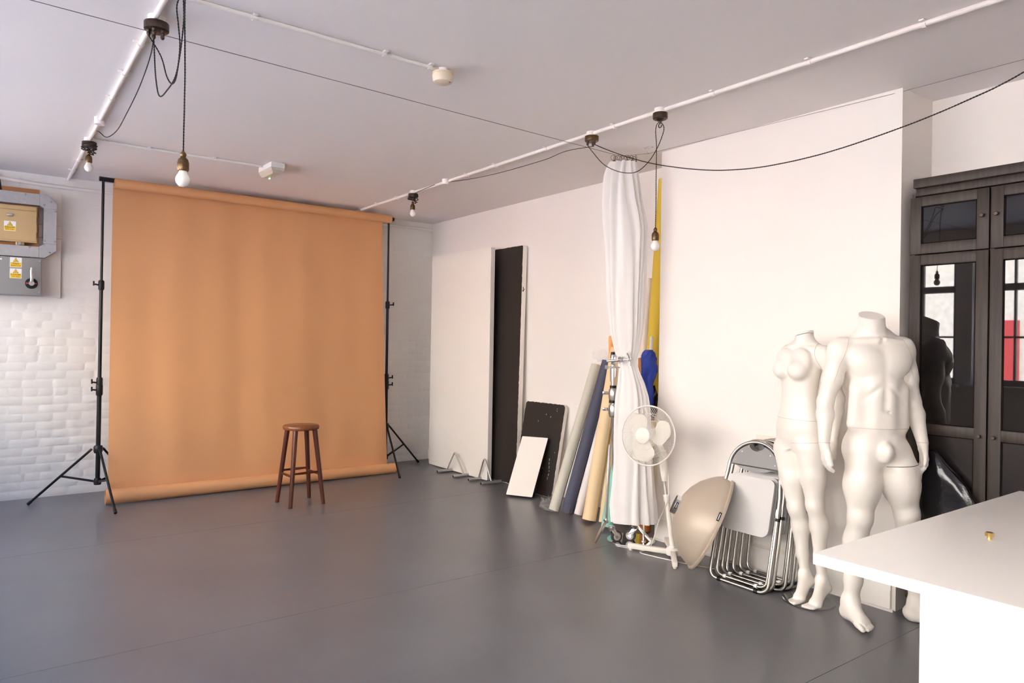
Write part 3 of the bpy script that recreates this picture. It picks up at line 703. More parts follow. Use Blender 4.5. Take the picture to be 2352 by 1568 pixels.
# ================================================================== PAPER ROLLS
mat('roll_beige', (.60, .57, .48), .7); mat('roll_navy', (.070, .075, .118), .7); mat('roll_white', (.80, .76, .72), .7); mat('roll_peach', (.86, .63, .38), .7)
mat('roll_olive', (.70, .56, .33), .7); mat('roll_teal', (.27, .62, .54), .7); mat('roll_red', (.38, .02, .03), .7); mat('roll_orange', (.82, .38, .12), .65)
mat('roll_yellow', (.78, .56, .06), .7); mat('roll_brown', (.50, .17, .03), .5); mat('card_core', (.60, .36, .17), .8); mat('roll_cream', (.80, .72, .62), .7)
def FLX(u, x):
    lo, hi = 900.0, 1500.0
    for _ in range(50):
        m_ = (lo + hi) / 2
        if FLR(u, m_).x > x: lo = m_
        else: hi = m_
    return FLR(u, m_)
ROLLS = []
def paper_roll(label, b, t_, r, m, core=True, name='paper_roll', wrap=None, hollow=True):
    b, t_ = Vector(b), Vector(t_); d = (t_ - b).normalized(); tilt = math.sqrt(max(0, 1 - d.z * d.z)); b = Vector((b.x, b.y, r * tilt + .002))
    d = (t_ - b).normalized(); L = (t_ - b).length
    t = thing(name, (b.x, b.y, 0), label, 'paper roll', 'paper rolls leaning in the alcove')
    rc = r * .62; ROLLS.append((label, b, t_, r))
    MB().lathe([(rc, 0), (r * .985, 0), (r, .003), (r, L - .003), (r * .985, L), (rc, L)] , 28, b, d, cap=False).build('rolled_paper', m, t)
    if core:
        MB().lathe([(rc * .8, -.0), (rc, -.0), (rc, L + .004), (rc * .8, L + .004), (rc * .8, 0)], 20, b, d, cap=False).build('cardboard_core', 'card_core', t)
    if wrap:
        MB().lathe([(r * 1.0, 0), (r * 1.07, .001), (r * 1.07, wrap), (r * 1.0, wrap + .002)], 6, b + d * .002, d, cap=False).build('folded_end', m, t, smooth=0)
    # loose outer edge of the sheet
    s = d.cross(Vector((0, 1, 0))).normalized(); q = (s * .35 - d.cross(s) * -.9).normalized() if (s * .35 + d.cross(s) * .9).dot(CAM - b) < 0 else (s * .35 + d.cross(s) * .9).normalized()
    q = ((CAM - b) - d * (CAM - b).dot(d)).normalized(); sd = d.cross(q); q = (q * .75 + sd * .66).normalized(); w = d.cross(q)
    MB().add([b + d * .01 + q * (r + .0005), b + d * (L - .01) + q * (r + .0005), b + d * (L - .01) + (q * .985 + w * .10).normalized() * (r + .0025), b + d * .01 + (q * .985 + w * .10).normalized() * (r + .0025)], [(0, 1, 2, 3)]).build('loose_edge', m, t, smooth=0)
    return t
paper_roll('grey-beige paper roll leaning leftmost, with cardboard core showing', FLR(1272, 1176), PXX(1370, 838, 4.355), .046, 'roll_beige')
paper_roll('navy blue paper roll with folded end leaning second from the left', FLR(1303, 1180), PXX(1397, 829, 4.31), .053, 'roll_navy', wrap=.07)
paper_roll('white paper roll squeezed between the navy and the peach rolls', FLR(1328, 1184), PXX(1406, 880, 4.325), .036, 'roll_white')
paper_roll('red paper roll showing as a sliver behind the white roll', FLX(1346, 4.03), (4.17, 4.345, .50), .026, 'roll_red')
paper_roll('thick peach paper roll standing nearest to the chrome stand', FLR(1353, 1198), PXX(1418, 800, 4.30), .057, 'roll_peach')
paper_roll('slim olive-cream paper roll right behind the peach roll', FLX(1384, 4.02), PXX(1428, 850, 4.37), .032, 'roll_olive')
paper_roll('mint green paper roll behind the chrome stand legs', FLX(1394, 3.93), PXX(1455, 870, 4.28), .048, 'roll_teal')
paper_roll('orange paper roll whose top leans behind the curtain', (4.372, 4.44, 0), PXX(1404, 772, 4.393), .022, 'roll_orange')
paper_roll('very tall yellow paper roll leaning against the chimney breast', FLX(1474, 4.26), PXX(1530, 412, 4.34), .058, 'roll_yellow')
paper_roll('cream paper roll with brown end beside the yellow roll', FLX(1446, 4.32), PXX(1493, 640, 4.385), .030, 'roll_cream')
paper_roll('orange-brown paper roll standing behind the curtain hem', FLX(1482, 4.13), PXX(1478, 822, 4.19), .042, 'roll_brown')
# blue cloth on a white tube
tube = MB().cyl(PXX(1490, 880, 4.10), PXX(1497, 773, 4.16), .0125, n=14).build('white_tube', 'white_plastic'); tag(tube, 'thin white tube sticking up out of the blue cloth', 'tube')
mat('blue_cloth', (.03, .065, .42), .75, sheen=.2)
P = []
rows = [(803, 1491, 8), (810, 1490, 13), (825, 1489, 17), (845, 1490, 18), (862, 1488, 17), (875, 1486, 14), (888, 1489, 10), (900, 1493, 9), (915, 1496, 7), (930, 1498, 4), (938, 1499, 1)]
for i in range(41):
    v = 803 + 135 * i / 40; u, w = (float(np.interp(v, [r[0] for r in rows], [r[c_] for r in rows])) for c_ in (1, 2))
    c = PXX(u, v, 4.07); row = []; k = (c - CAM).dot(CF) / FPX
    for j in range(40):
        a = 2 * PI * j / 40; q = Vector((math.cos(a), math.sin(a), 0))
        f = 1 + .16 * math.sin(3 * a + i * .16) + .22 * (1 - 2 * abs(noise.noise(Vector((q.x * 1.6 + i * .05, q.y * 1.6, i * .16))))) - .12 + .10 * abs(noise.noise(q * 3 + Vector((0, 0, i * .3))))
        row.append(c + _r * math.cos(a) * w * k * f + _f * math.sin(a) * w * k * .7 * f)
    P.append(row)
m = MB().grid(P, cj=True); m.f.append(tuple(range(39, -1, -1))); tag(m.build('blue_cloth', 'blue_cloth', smooth=50), 'crumpled royal blue cloth hung at the edge of the chimney breast', 'cloth')
m = crumple('x', PXX(1501, 925, 4.10), (.03, .03, .10), 2.7, None, amp=.6, sub=3); tag(m.build('black_net_bag', mat('black_film', (.012, .011, .012), .25), smooth=30), 'crumpled black bag below the blue cloth', 'bag')

# ================================================================== CURTAIN
ct = thing('curtain', (CURT.x, CURT.y, .1), 'white cloth curtain gathered on rings and tied narrow in the middle', 'curtain')
dC = (CURT - CAM).dot(CF); kx = dC / FPX
rows = [(372, 1401, 1463), (384, 1394, 1466), (402, 1388, 1468), (422, 1385, 1471), (460, 1383, 1476), (500, 1383, 1484), (530, 1385, 1488), (560, 1388, 1486), (620, 1392, 1484), (700, 1397, 1479), (760, 1402, 1476), (800, 1411, 1470), (826, 1418, 1462), (850, 1421, 1468), (880, 1418, 1481), (910, 1413, 1490), (940, 1411, 1494), (1000, 1409, 1496), (1060, 1409, 1500), (1120, 1405, 1504), (1160, 1401, 1508), (1199, 1405, 1509)]
vs = [r[0] for r in rows]; P = []; NR = 110; NA = 240
for i in range(NR):
    v = 372 + (1199 - 372) * i / (NR - 1); uL = np.interp(v, vs, [r[1] for r in rows]); uR = np.interp(v, vs, [r[2] for r in rows])
    fw = .11 * min(1, max(0, (v - 850) / 90)); c = ATD((uL + uR) / 2, v, dC - fw); a = (uR - uL) / 2 * kx; t = i / (NR - 1); row = []
    bdep = a * .62
    tie = math.exp(-((v - 826) / 55) ** 2)
    nf = 13
    for j in range(NA):
        th = 2 * PI * j / NA
        ph = th + .35 * math.sin(2 * th + 1) + .12 * math.sin(5 * t + 3 * th) + .25 * (t - .5) * math.sin(th * 2)
        amp = (.115 + .06 * math.sin(3 * th + 2 + 4 * t)) * (1 - .35 * tie)
        if v < 520: amp *= 1.9 - .9 * (v - 372) / 148
        w = math.sin(nf * ph); w = math.copysign(abs(w) ** .8, w)
        f = 1 - abs(amp) + amp * w + .05 * math.sin(6 * th + 7 * t)
        f += .035 * noise.noise(Vector((math.cos(th) * 3, math.sin(th) * 3, t * 7)))
        row.append(c + _r * math.cos(th) * a * f + _f * math.sin(th) * bdep * f)
    P.append(row)
m = MB().grid(P, cj=True); m.f.append(tuple(range(NA - 1, -1, -1))); m.build('curtain_cloth', 'curtain_cloth', ct, smooth=70, fix=False)
ring_me = None
for k in range(16):
    u = 1409 + (1461 - 1409) * k / 15; p = FLR(u, 362 + (k % 3) * 1.5, cz - .012); a0 = rg.uniform(-.5, .5)
    q = [p + (Vector((math.cos(a0), math.sin(a0), 0)) * math.cos(a) + Vector((0, 0, 1)) * math.sin(a)) * .019 for a in [2 * PI * j / 14 for j in range(14)]]
    o = MB().tube(q, .0015, 5, closed=True).build('curtain_ring', 'brass', ct)
    MB().obox(p - Vector((0, 0, .032)), (.004, 0, 0), (0, .004, 0), (0, 0, .012), .001).build('ring_clip', 'brass', o)

# ================================================================== CHROME WIND-UP STAND, MIRROR BASE
sb = FLR(1425, 1239); dS = (Vector((sb.x, sb.y, H)) - CAM).dot(CF)
cs = thing('studio_stand', (sb.x, sb.y, 0), 'chrome wheeled studio stand with clamp head beside the curtain', 'stand')
def S(u, v, dd=0): return ATD(u, v, dS + dd)
top = S(1408, 826); base = S(1415, 1175, .03)
MB().cyl(base, S(1409.5, 930), .020, n=18).build('lower_column', 'chrome', cs); MB().cyl(S(1409, 960), S(1408, 880), .016, n=16).build('upper_column', 'chrome', cs)
MB().cyl(S(1408, 884), S(1408, 835), .015, n=14).build('riser', 'chrome', cs)
MB().cyl(S(1407.5, 822), S(1407.5, 808), .017, .015, n=16).build('top_cap', 'black_plastic', cs)
for v, h, r in ((888, 3, .024), (922, 3, .030)): MB().cyl(S(1408, v - h), S(1408, v + h), r, n=18).build('black_ring', 'black_plastic', cs)
for v, r, h in ((905, .036, 14), (942, .036, 15)):
    o = MB().lathe([(0, -h * dS / FPX), (r * .8, -h * dS / FPX), (r, -h * .6 * dS / FPX), (r, h * .6 * dS / FPX), (r * .75, h * dS / FPX), (0, h * dS / FPX)], 18, S(1409, v)).build('locking_collar', 'steel', cs)
    a = S(1401, v); b = S(1390, v - 3, -.02); k = MB().cyl(a, b, .008, n=8); k.obox(b, _r * .020, Vector((0, 0, 1)) * .012, _f * .007, .004); k.build('wing_knob', 'chrome', o)
hd = MB().obox(S(1409, 826), _r * .017, Vector((0, 0, 1)) * .040, _f * .018, .005).build('clamp_jaw', 'chrome', cs)
MB().cyl(S(1394, 829, -.03), S(1450, 824, -.09), .0095, n=12).build('clamp_arm', 'chrome', cs)
for u in (1420, 1427): MB().cyl(S(u - 2.4, 826, -.055), S(u + 2.4, 826, -.055), .028, n=20).build('grip_disc', 'chrome', cs)
MB().tube(smoothpts([S(1441, 810, -.09), S(1445, 817, -.09), S(1446.5, 825, -.09), S(1447, 832, -.09), S(1446, 840, -.09)], 4), [.009] * 17, 10).build('tee_handle', 'chrome', cs)
MB().cyl(S(1392, 843, -.03), S(1424, 844, -.03), .008, n=10).build('lower_screw', 'chrome', cs); MB().cyl(S(1390, 843, -.03), S(1397, 843, -.03), .014, n=12).build('screw_knob', 'chrome', cs)
MB().cyl(S(1414, 846), S(1413, 866), .006, n=8).build('crank_handle', 'chrome', cs)
MB().obox(S(1402, 860), _r * .004, Vector((0, 0, 1)) * .05, _f * .006).build('side_rail', 'steel', cs)
feet = [(1366, 1248, 1392, 1196, 1400), (1496, 1246, 1459, 1200, 1440), (1440, 1206, 1430, 1184, 1424)]
for i, (u, v, ku, kv, tu) in enumerate(feet):
    f = FLR(u, v - 2, .008); kn = ATD(ku, kv, dS - (.10 if i == 0 else .03 if i == 1 else -.10)); tp = ATD(tu if i else 1401, 1020, dS - (.04 if i == 0 else 0))
    l = MB(); ax = (tp - kn); l.obox((tp + kn) / 2, ax / 2, _r * .010, _f * .007, .002); lo = l.build('leg', 'steel', cs)
    ax = f - kn; side = ax.cross(Vector((0, 0, 1))).normalized(); l = MB(); l.obox((f + kn) / 2, ax / 2, side * .014, ax.cross(side).normalized() * .008, .002); l.build('foot_bar', 'chrome', cs)
    MB().cyl(kn + side * .022, kn - side * .022, .013, n=12).build('knee_bolt', 'chrome', lo)
mat('wheel_hub', (.50, .44, .42), .5); mat('wheel_rubber', (.055, .052, .052), .6)
for u, v, s in ((1416, 1222, -1), (1447, 1220, 1)):
    c = FLR(u, v + 9, .045); ax = (_f * .9 + _r * .35 * s).normalized()
    w = MB().lathe([(0, -.012), (.036, -.012), (.043, -.008), (.043, .008), (.036, .012), (0, .012)], 28, c, ax).build('castor_wheel', 'wheel_rubber', cs)
    MB().lathe([(0, -.0145), (.027, -.0145), (.030, -.011), (.030, .011), (.027, .0145), (0, .0145)], 24, c, ax).build('wheel_hub', 'wheel_hub', w)
    k = MB(); up = c + Vector((0, 0, .052)) + _r * .035 * s * 1.0
    for q in (-1, 1): k.obox((c + up) / 2 + ax * .019 * q, (up - c) / 2 * 1.25, ax * .002, (up - c).cross(ax).normalized() * .015, .001)
    k.cyl(up - ax * .022, up + ax * .022, .016, n=14); k.lathe([(0, -.012), (.026, -.012), (.028, 0), (.022, .012), (0, .014)], 18, up + Vector((0, 0, .012))); k.build('castor_fork', 'chrome', cs)
mb_ = FLR(1449, 1241); mirror = thing('mirror_base', (mb_.x, mb_.y, 0), 'round mirror-polished display base with a thin pole on the floor by the fan', 'display base')
mat('mirror', (.85, .86, .86), .02, 1.0)
MB().lathe([(0, 0), (.172, 0), (.176, .003), (.176, .007), (.173, .010), (0, .010)], 56, mb_).build('base_disc', 'mirror', mirror)
pp = FLR(1478, 1243, .010); MB().lathe([(0, 0), (.018, 0), (.016, .006), (.007, .010), (0, .010)], 18, pp).build('pole_socket', 'chrome', mirror)
MB().cyl(pp, pp + Vector((0, 0, .62)), .006, n=12).build('pole', 'chrome', mirror)

# ================================================================== PEDESTAL FAN
fbv = FLR(1545, 1277); dF = (Vector((fbv.x, fbv.y, H)) - CAM).dot(CF)
fan = thing('pedestal_fan', (fbv.x, fbv.y, 0), 'white pedestal fan with round wire guard in front of the curtain', 'fan')
def Fp(u, v, dd=0): return ATD(u, v, dF + dd)
for u, v in ((1446, 1262), (1550, 1306), (1531, 1248), (1606, 1286)):
    e = FLR(u, v); d = (e - fbv); L = d.length; d.normalize(); s = Vector((-d.y, d.x, 0)); L = min(L, .36)
    c = fbv + d * (L / 2 + .02); o = MB().obox(c + Vector((0, 0, .030)), d * (L / 2 - .01), s * .017, Vector((0, 0, .017)), .004).build('base_leg', 'fan_plastic', fan)
    MB().cyl(fbv + d * (L - .01), fbv + d * (L - .01) + Vector((0, 0, .016)), .012, n=12).build('foot_pad', 'fan_plastic', o)
MB().lathe([(0, .012), (.044, .012), (.046, .02), (.046, .050), (.040, .058), (.028, .064), (.025, .075), (0, .075)], 28, fbv).build('base_hub', 'fan_plastic', fan)
hub = fbv + Vector((0, 0, .06)); p1 = Fp(1531, 1140); p2 = Fp(1526, 1104); p3 = Fp(1524, 1062)
MB().tube([hub, hub.lerp(p1, .5), p1], [.0195, .0175, .016], 18).build('lower_pole', 'fan_plastic', fan)
MB().cyl(p1 + (p1 - hub).normalized() * -.03, p1 + (p1 - hub).normalized() * .015, .022, n=18).build('height_collar', 'fan_plastic', fan)
MB().cyl(p1, p2, .0125, n=16).build('inner_pole', 'chrome', fan)
MB().tube([p2, p2.lerp(p3, .5), p3, Fp(1521, 1035)], [.0165, .024, .030, .028], 18).build('control_neck', 'fan_plastic', fan)
vw = (Vector((fbv.x, fbv.y, 0)) - Vector((0, 0, 0))).normalized(); lf = -Vector((vw.y, -vw.x, 0))
fd = (-vw * .88 + lf * .44 + Vector((0, 0, .10))).normalized()     # way the fan faces
gc = Fp(1488, 1000, -.06); R = .200
mot = MB().lathe([(0, -.17), (.03, -.165), (.045, -.14), (.048, -.06), (.04, -.03), (0, -.03)], 24, gc, fd); mot.tube([Fp(1520, 1040), gc - fd * .11], [.024, .024], 14); mot.build('motor_housing', 'fan_plastic', fan)
q = Vector((0, 0, 1)).rotation_difference(fd)
def gpt(r, a, z): return gc + q @ Vector((r * math.cos(a), r * math.sin(a), z))
def guard(zs, name, nr):
    m = MB(); prof = [(.052, zs[0]), (.09, zs[1]), (.14, zs[2]), (.18, zs[3]), (R, 0)]
    P = prof; rr = np.linspace(.052, R, 9); zz = np.interp(rr, [p[0] for p in prof], [p[1] for p in prof])
    for k in range(nr):
        a0 = 2 * PI * k / nr; m.tube([gpt(r, a0 + (r - .05) * 2.2, z) for r, z in zip(rr, zz)], .0008, 3, caps=False)
    for r in (.052, .10, .15): m.tube([gpt(r, 2 * PI * k / 40, float(np.interp(r, rr, zz))) for k in range(40)], .0013, 4, closed=True)
    return m.build(name, 'fan_plastic', fan, smooth=60, fix=False)
guard([.072, .070, .058, .038], 'front_guard', 96); guard([-.062, -.060, -.05, -.03], 'rear_guard', 72)
MB().tube([gpt(R + .001, 2 * PI * k / 64, 0) for k in range(64)], .0055, 8, closed=True).build('guard_rim', 'fan_plastic', fan)
MB().lathe([(0, .082), (.045, .080), (.053, .074), (.053, .068), (0, .068)], 32, gc, fd).build('centre_badge', 'fan_plastic', fan)
MB().lathe([(0, .045), (.03, .042), (.038, .03), (.038, -.02), (0, -.02)], 24, gc, fd).build('blade_hub', 'fan_plastic', fan)
mat('fan_blade', (.76, .72, .64), .35)
for k in range(3):
    P = []
    for i in range(9):
        r = .034 + (.178 - .034) * i / 8; wd = math.radians(46 + 20 * math.sin(PI * i / 8) - 12 * (i / 8) ** 4); row = []
        for j in range(9):
            f = j / 8 - .5; a = 2 * PI * k / 3 + .85 + f * wd * 1.35 + .25 * i / 8; rj = r * (1 - .10 * (2 * f) ** 4 * (i / 8))
            row.append(gpt(rj, a, .008 - f * .040))
        P.append(row)
    MB().grid(P).build('blade', 'fan_blade', fan, smooth=80, fix=False)
m = MB(); m.tube(smoothpts([Fp(1533, 1075), Fp(1535, 1110, -.03), Fp(1533, 1150, -.06), FLR(1512, 1200, .18), FLR(1500, 1240, .05), FLR(1490, 1260, .006), FLR(1470, 1268, .006), FLR(1500, 1277, .006), FLR(1540, 1286, .006), FLR(1570, 1293, .006), FLR(1620, 1302, .006), FLR(1645, 1306, .006), FLR(1652, 1296, .006)], 8), .0032, 6)
tag(m.build('fan_cable', 'cable_white', smooth=60), 'white mains cable trailing from the fan along the floor', 'cable')

# ================================================================== BEAUTY DISH
ra, rb_ = Vector(), Vector()
dsh = FLR(1582, 1303); dD = (Vector((dsh.x, dsh.y, H)) - CAM).dot(CF) - .075
dc = ATD(1630, 1197, dD); vw = (dc - CAM); vw.z = 0; vw.normalize(); rt = Vector((vw.y, -vw.x, 0))
rimu = (ATD(1680, 1095, dD) - ATD(1580, 1305, dD)).normalized()
apex = (-rt * .85 + Vector((0, 0, .36)) - vw * .07); apex = (apex - rimu * apex.dot(rimu)).normalized()
mat('dish_beige', (.50, .42, .335), .42, .15)
ds = thing('beauty_dish', (dsh.x, dsh.y, 0), 'large beige beauty dish reflector leaning on the folding chairs', 'reflector')
Rd = (ATD(1680, 1095, dD) - ATD(1580, 1305, dD)).length / 2
prof = [(.060, .235), (.062, .232), (.10, .224), (.16, .200), (.22, .160), (.27, .110), (.30, .070), (.318, .035), (.325, .020), (.325, .006), (.338, .004), (.343, 0), (.343, -.012), (.336, -.014), (.334, .0)]
k = Rd / .343; prof = [(a * k, b * k) for a, b in prof]
inner = [(a - .004, b - .004) for a, b in prof[::-1][3:]]
q = Vector((0, 0, 1)).rotation_difference(apex)
MB().lathe(prof, 72, dc, apex, cap=False).build('dish_shell', 'dish_beige', ds, smooth=50)
mat('dish_inside', (.80, .77, .72), .5)
MB().lathe([(a, b) for a, b in inner], 60, dc, apex, cap=False).build('dish_inside', 'dish_inside', ds, smooth=50)
MB().lathe([(.058, .262 * k), (.062, .262 * k), (.062, .232 * k), (.058, .232 * k), (.058, .262 * k)], 36, dc, apex, cap=False).build('mounting_collar', 'chrome', ds)
def dish_tag(r, z, a, sx, sy, nrm_r):
    q2 = q; rad = q2 @ Vector((math.cos(a), math.sin(a), 0)); tan = q2 @ Vector((-math.sin(a), math.cos(a), 0)); p = dc + rad * r * k + apex * z * k
    up = (apex * 1.0 - rad * nrm_r).normalized(); n = tan.cross(up)
    if n.dot(CAM - p) < 0: n = -n
    o = MB().obox(p + n * .002, tan * sx, up * sy, n * .001, 0).build('black_label', 'ink', ds, smooth=0)
    MB().obox(p + n * .0032, tan * sx * .72, up * sy * .25, n * .0003, 0).build('label_print', 'label_white', o, smooth=0)
# angle on the shell that faces the camera most
best = max(range(72), key=lambda i: (q @ Vector((math.cos(i * PI / 36), math.sin(i * PI / 36), 0))).dot((CAM - dc).normalized()))
a0 = best * PI / 36
dish_tag(.333, .015, a0 + .12, .028, .008, .2); dish_tag(.064, .247, a0 - .1, .022, .007, 0)

# ================================================================== FOLDING CHAIRS
mat('chair_seat', (.58, .56, .545), .4); mat('chair_back', (.21, .20, .20), .35)
mat('chair_tube', (.50, .475, .44), .30, 1.0)
def folding_chair(x0, yc, lean, label, yaw=0.0):
    t = thing('folding_chair', (x0, yc, 0), label, 'chair', 'folded chairs stacked against the chimney breast')
    Wd = Vector((math.sin(yaw), -math.cos(yaw), 0)); Ld = Vector((math.cos(yaw) * math.sin(lean), math.sin(yaw) * math.sin(lean), math.cos(lean))); N = Wd.cross(Ld); N = -N if N.x > 0 else N
    o = Vector((x0, yc, .0115))
    def p(w, l, n=0): return o + Wd * w + Ld * l * .925 + N * n
    hw = .205
    def arc(cx, cy, r, a0, a1, k=6): return [(cx + r * math.cos(math.radians(a0 + (a1 - a0) * i / k)), cy + r * math.sin(math.radians(a0 + (a1 - a0) * i / k))) for i in range(k + 1)]
    loop = arc(-hw + .055, .055, .055, 270, 180) + [(-hw, .30), (-hw + .006, .60), (-hw + .02, .72)] + arc(0, .755, .182, 178, 2, 16) + [(hw - .02, .72), (hw - .006, .60), (hw, .30)] + arc(hw - .055, .055, .055, 0, -90)
    MB().tube([p(w, l) for w, l in loop], .0112, 10, closed=True).build('front_frame', 'chair_tube', t, smooth=60)
    h2 = .178; n2 = -.025
    lp = [(-h2, .56)] + [(-h2, .40), (-h2, .2)] + arc(-h2 + .05, .075, .05, 180, 270) + arc(h2 - .05, .075, .05, 270, 360) + [(h2, .2), (h2, .40), (h2, .56)]
    MB().tube([p(w, l, n2) for w, l in lp], .0105, 10).build('rear_frame', 'chair_tube', t, smooth=60)
    for w in (-.13, .13): MB().cyl(p(w - .012, 0), p(w + .012, 0), .0145, n=12).build('floor_glide', 'black_plastic', t)
    for w in (-.11, .11): MB().cyl(p(w - .01, .025, n2), p(w + .01, .025, n2), .0135, n=12).build('rear_glide', 'white_plastic', t)
    for s in (-1, 1): 
        MB().obox(p(s * (hw - .012), .50, -.012), N * .022, Wd * .003, Ld * .03, .001).build('hinge_plate', 'steel', t)
        MB().cyl(p(s * hw, .455, .0), p(s * hw, .475, .0), .0145, n=12).build('pivot_sleeve', 'black_plastic', t)
    # seat panel
    c = .05; hs = .165; l0, l1 = .335, .705
    poly = arc(hs - c, l0 + c, c, -90, 0, 5) + [(hs, l0 + .2)] + arc(hs - .035, l1 - .035, .035, 0, 90, 5) + arc(-hs + .035, l1 - .035, .035, 90, 180, 5) + arc(-hs + c, l0 + c, c, 180, 270, 5)
    MB().prism(poly, p(0, 0, .004), Wd, Ld * .925, N * .014).build('seat', 'chair_seat', t, smooth=40)
    # backrest fills the arch, with a hand hole notch at the top
    outer = [(w * .93, .755 + (l - .755) * .93) for w, l in arc(0, .755, .178, 4, 176, 80)]
    outer = [q_ for q_ in outer]
    notch = []
    for w, l in outer:
        if abs(w) < .052: l -= .045 * math.cos(w / .052 * PI / 2) ** .5
        notch.append((w, l))
    low = [(-.170, .775), (-.13, .765), (-.08, .745), (0, .735), (.08, .745), (.13, .765), (.170, .775)]
    MB().prism(notch + low, p(0, 0, -.006), Wd, Ld * .925, N * .010).build('backrest', 'chair_back', t, smooth=0)
    for w, l in ((-.10, .86), (.10, .86), (-.14, .80), (.14, .80)): MB().lathe([(0, .003), (.004, .002), (.005, 0), (0, 0)], 8, p(w, l, .004), N).build('rivet', 'steel', t)
    return t
bl = FLR(1648, 1322)
yc0 = 2.625; x0 = 3.665
lean = math.radians(17)
labs = ['nearest folding chair of the stack, its pale grey seat facing the room', 'second folding chair in the stack, directly behind the front one', 'third folding chair in the stack, set further to the right', 'fourth folding chair in the stack', 'rearmost folding chair, closest to the skirting board']
for i, (dx, dy, le) in enumerate(((0, 0, 12.6), (.059, .005, 11.6), (.118, -.035, 10.5), (.176, -.045, 9.3), (.232, -.06, 8.0))):
    folding_chair(x0 + dx, yc0 + dy, math.radians(le), labs[i])
# framed pictures leaning behind the chairs, on the ledge of the skirting
mat('pale_wood', (.78, .71, .62), .5); mat('mount_card', (.82, .79, .74), .7)
for i, (yl, yr, z, x, lab) in enumerate(((2.79, 2.32, .848, 4.0365, 'pale wood picture frame leaning on the wall behind the folding chairs'), (2.77, 2.30, .876, 4.0478, 'slimmer pale frame tucked behind the other picture frame'))):
    t = thing('picture_frame', (x, (yl + yr) / 2, .152), lab, 'picture frame', 'frames leaning behind the chairs')
    x0_ = x - .0005
    def fp(s, h): return Vector((x0_ + (x - x0_) * h, yl + (yr - yl) * s, .152 + (z - .152) * h))
    wv = Vector((0, yr - yl, 0)); hv_ = Vector((x - x0_, 0, z - .152)); nv = wv.cross(hv_).normalized()
    for (s0, s1, h0, h1) in ((0, 1, 0, .03), (0, 1, .97, 1), (0, .045, .03, .97), (.955, 1, .03, .97)):
        MB().obox(fp((s0 + s1) / 2, (h0 + h1) / 2), wv * (s1 - s0) / 2, hv_ * (h1 - h0) / 2, nv * .005, .001).build('frame_rail', 'pale_wood', t)
    MB().obox(fp(.5, .5), wv * .46, hv_ * .475, nv * .002).build('picture_card', 'mount_card', t)
# ================================================================== BLACK CABINET IN THE ALCOVE
XW = 4.07; KY0, KY1 = 1.053, 1.838; ym = 1.452
cab = thing('glass_cabinet', (4.24, (KY0 + KY1) / 2, 0), 'tall black-brown wooden cabinet with glass doors in the alcove', 'cabinet')
MB().box(XW + .022, XR - .03, KY0, KY0 + .018, 0, 2.30).build('side_panel', 'dark_oak', cab); MB().box(XW + .022, XR - .03, KY1 - .018, KY1, 0, 2.30).build('side_panel', 'dark_oak', cab)
MB().box(XR - .035, XR - .025, KY0 + .018, KY1 - .018, 0, 2.30).build('back_panel', 'dark_oak', cab)
for z in (.04, .42, .80, 1.18, 1.57, 1.94, 2.26): MB().box(XW + .03, XR - .036, KY0 + .018, KY1 - .018, z, z + .02).build('shelf', 'dark_oak', cab)
MB().box(XW + .03, XR - .03, ym - .012, ym + .012, 0, 2.27).build('divider', 'dark_oak', cab)
MB().box(XW + .03, XW + .05, KY0, KY1, 0, .085).build('plinth', 'dark_oak', cab)
MB().box(XW + .018, XR - .03, KY0 - .004, KY1 - .02, 2.285, 2.325, .003).box(XW - .006, XR - .03, KY0 - .02, KY1 - .015, 2.326, 2.376, .004).build('cornice', 'dark_oak', cab)
def door(y0, y1, z0, z1, rails, panes, knob):
    t = bpy.data.objects.new('door', None); COL.objects.link(t); t.parent = cab; t.location = Vector((XW, (y0 + y1) / 2, z0)) - cab.location
    s = .056; x0, x1 = XW, XW + .02
    MB().box(x0, x1, y0, y0 + s, z0, z1, .0015).build('stile', 'dark_oak', t); MB().box(x0, x1, y1 - s, y1, z0, z1, .0015).build('stile', 'dark_oak', t)
    for a, b in rails: MB().box(x0 + .0005, x1, y0 + s, y1 - s, a, b, .0015).build('rail', 'dark_oak', t)
    for a, b, g in panes: MB().box(x0 + .010, x0 + .015, y0 + s - .006, y1 - s + .006, a - .006, b + .006).build('glass_pane' if g else 'door_panel', 'cabinet_glass' if g else 'dark_panel', t, smooth=0)
    for a, b, g in panes:
        for q in ((y0 + s, y0 + s + .006, a, b), (y1 - s - .006, y1 - s, a, b), (y0 + s, y1 - s, a, a + .006), (y0 + s, y1 - s, b - .006, b)): MB().box(x0 + .006, x0 + .010, *q).build('glazing_bead', 'bead_dark', t, smooth=0)
    ky, kz = knob; MB().lathe([(0, .022), (.008, .022), (.0105, .019), (.0105, .015), (.005, .011), (.005, 0), (0, 0)], 16, (x0, ky, kz), (-1, 0, 0)).build('knob', 'bronze', t)
mat('bead_dark', (.010, .007, .006), .8, spec=.1); mat('dark_panel', (.016, .0125, .012), .22, ior=1.5)
for y0, y1, kd in ((ym + .004, KY1 - .001, 1), (KY0 + .001, ym - .004, -1)):
    ky = (y0 + .028) if kd == 1 else (y1 - .028)
    door(y0, y1, 1.966, 2.275, [(1.966, 2.020), (2.224, 2.275)], [(2.020, 2.224, True)], (ky, 2.135))
    door(y0, y1, .09, 1.960, [(.09, .16), (.995, 1.05), (1.905, 1.960)], [(1.05, 1.905, True), (.16, .995, False)], (ky, 1.012))

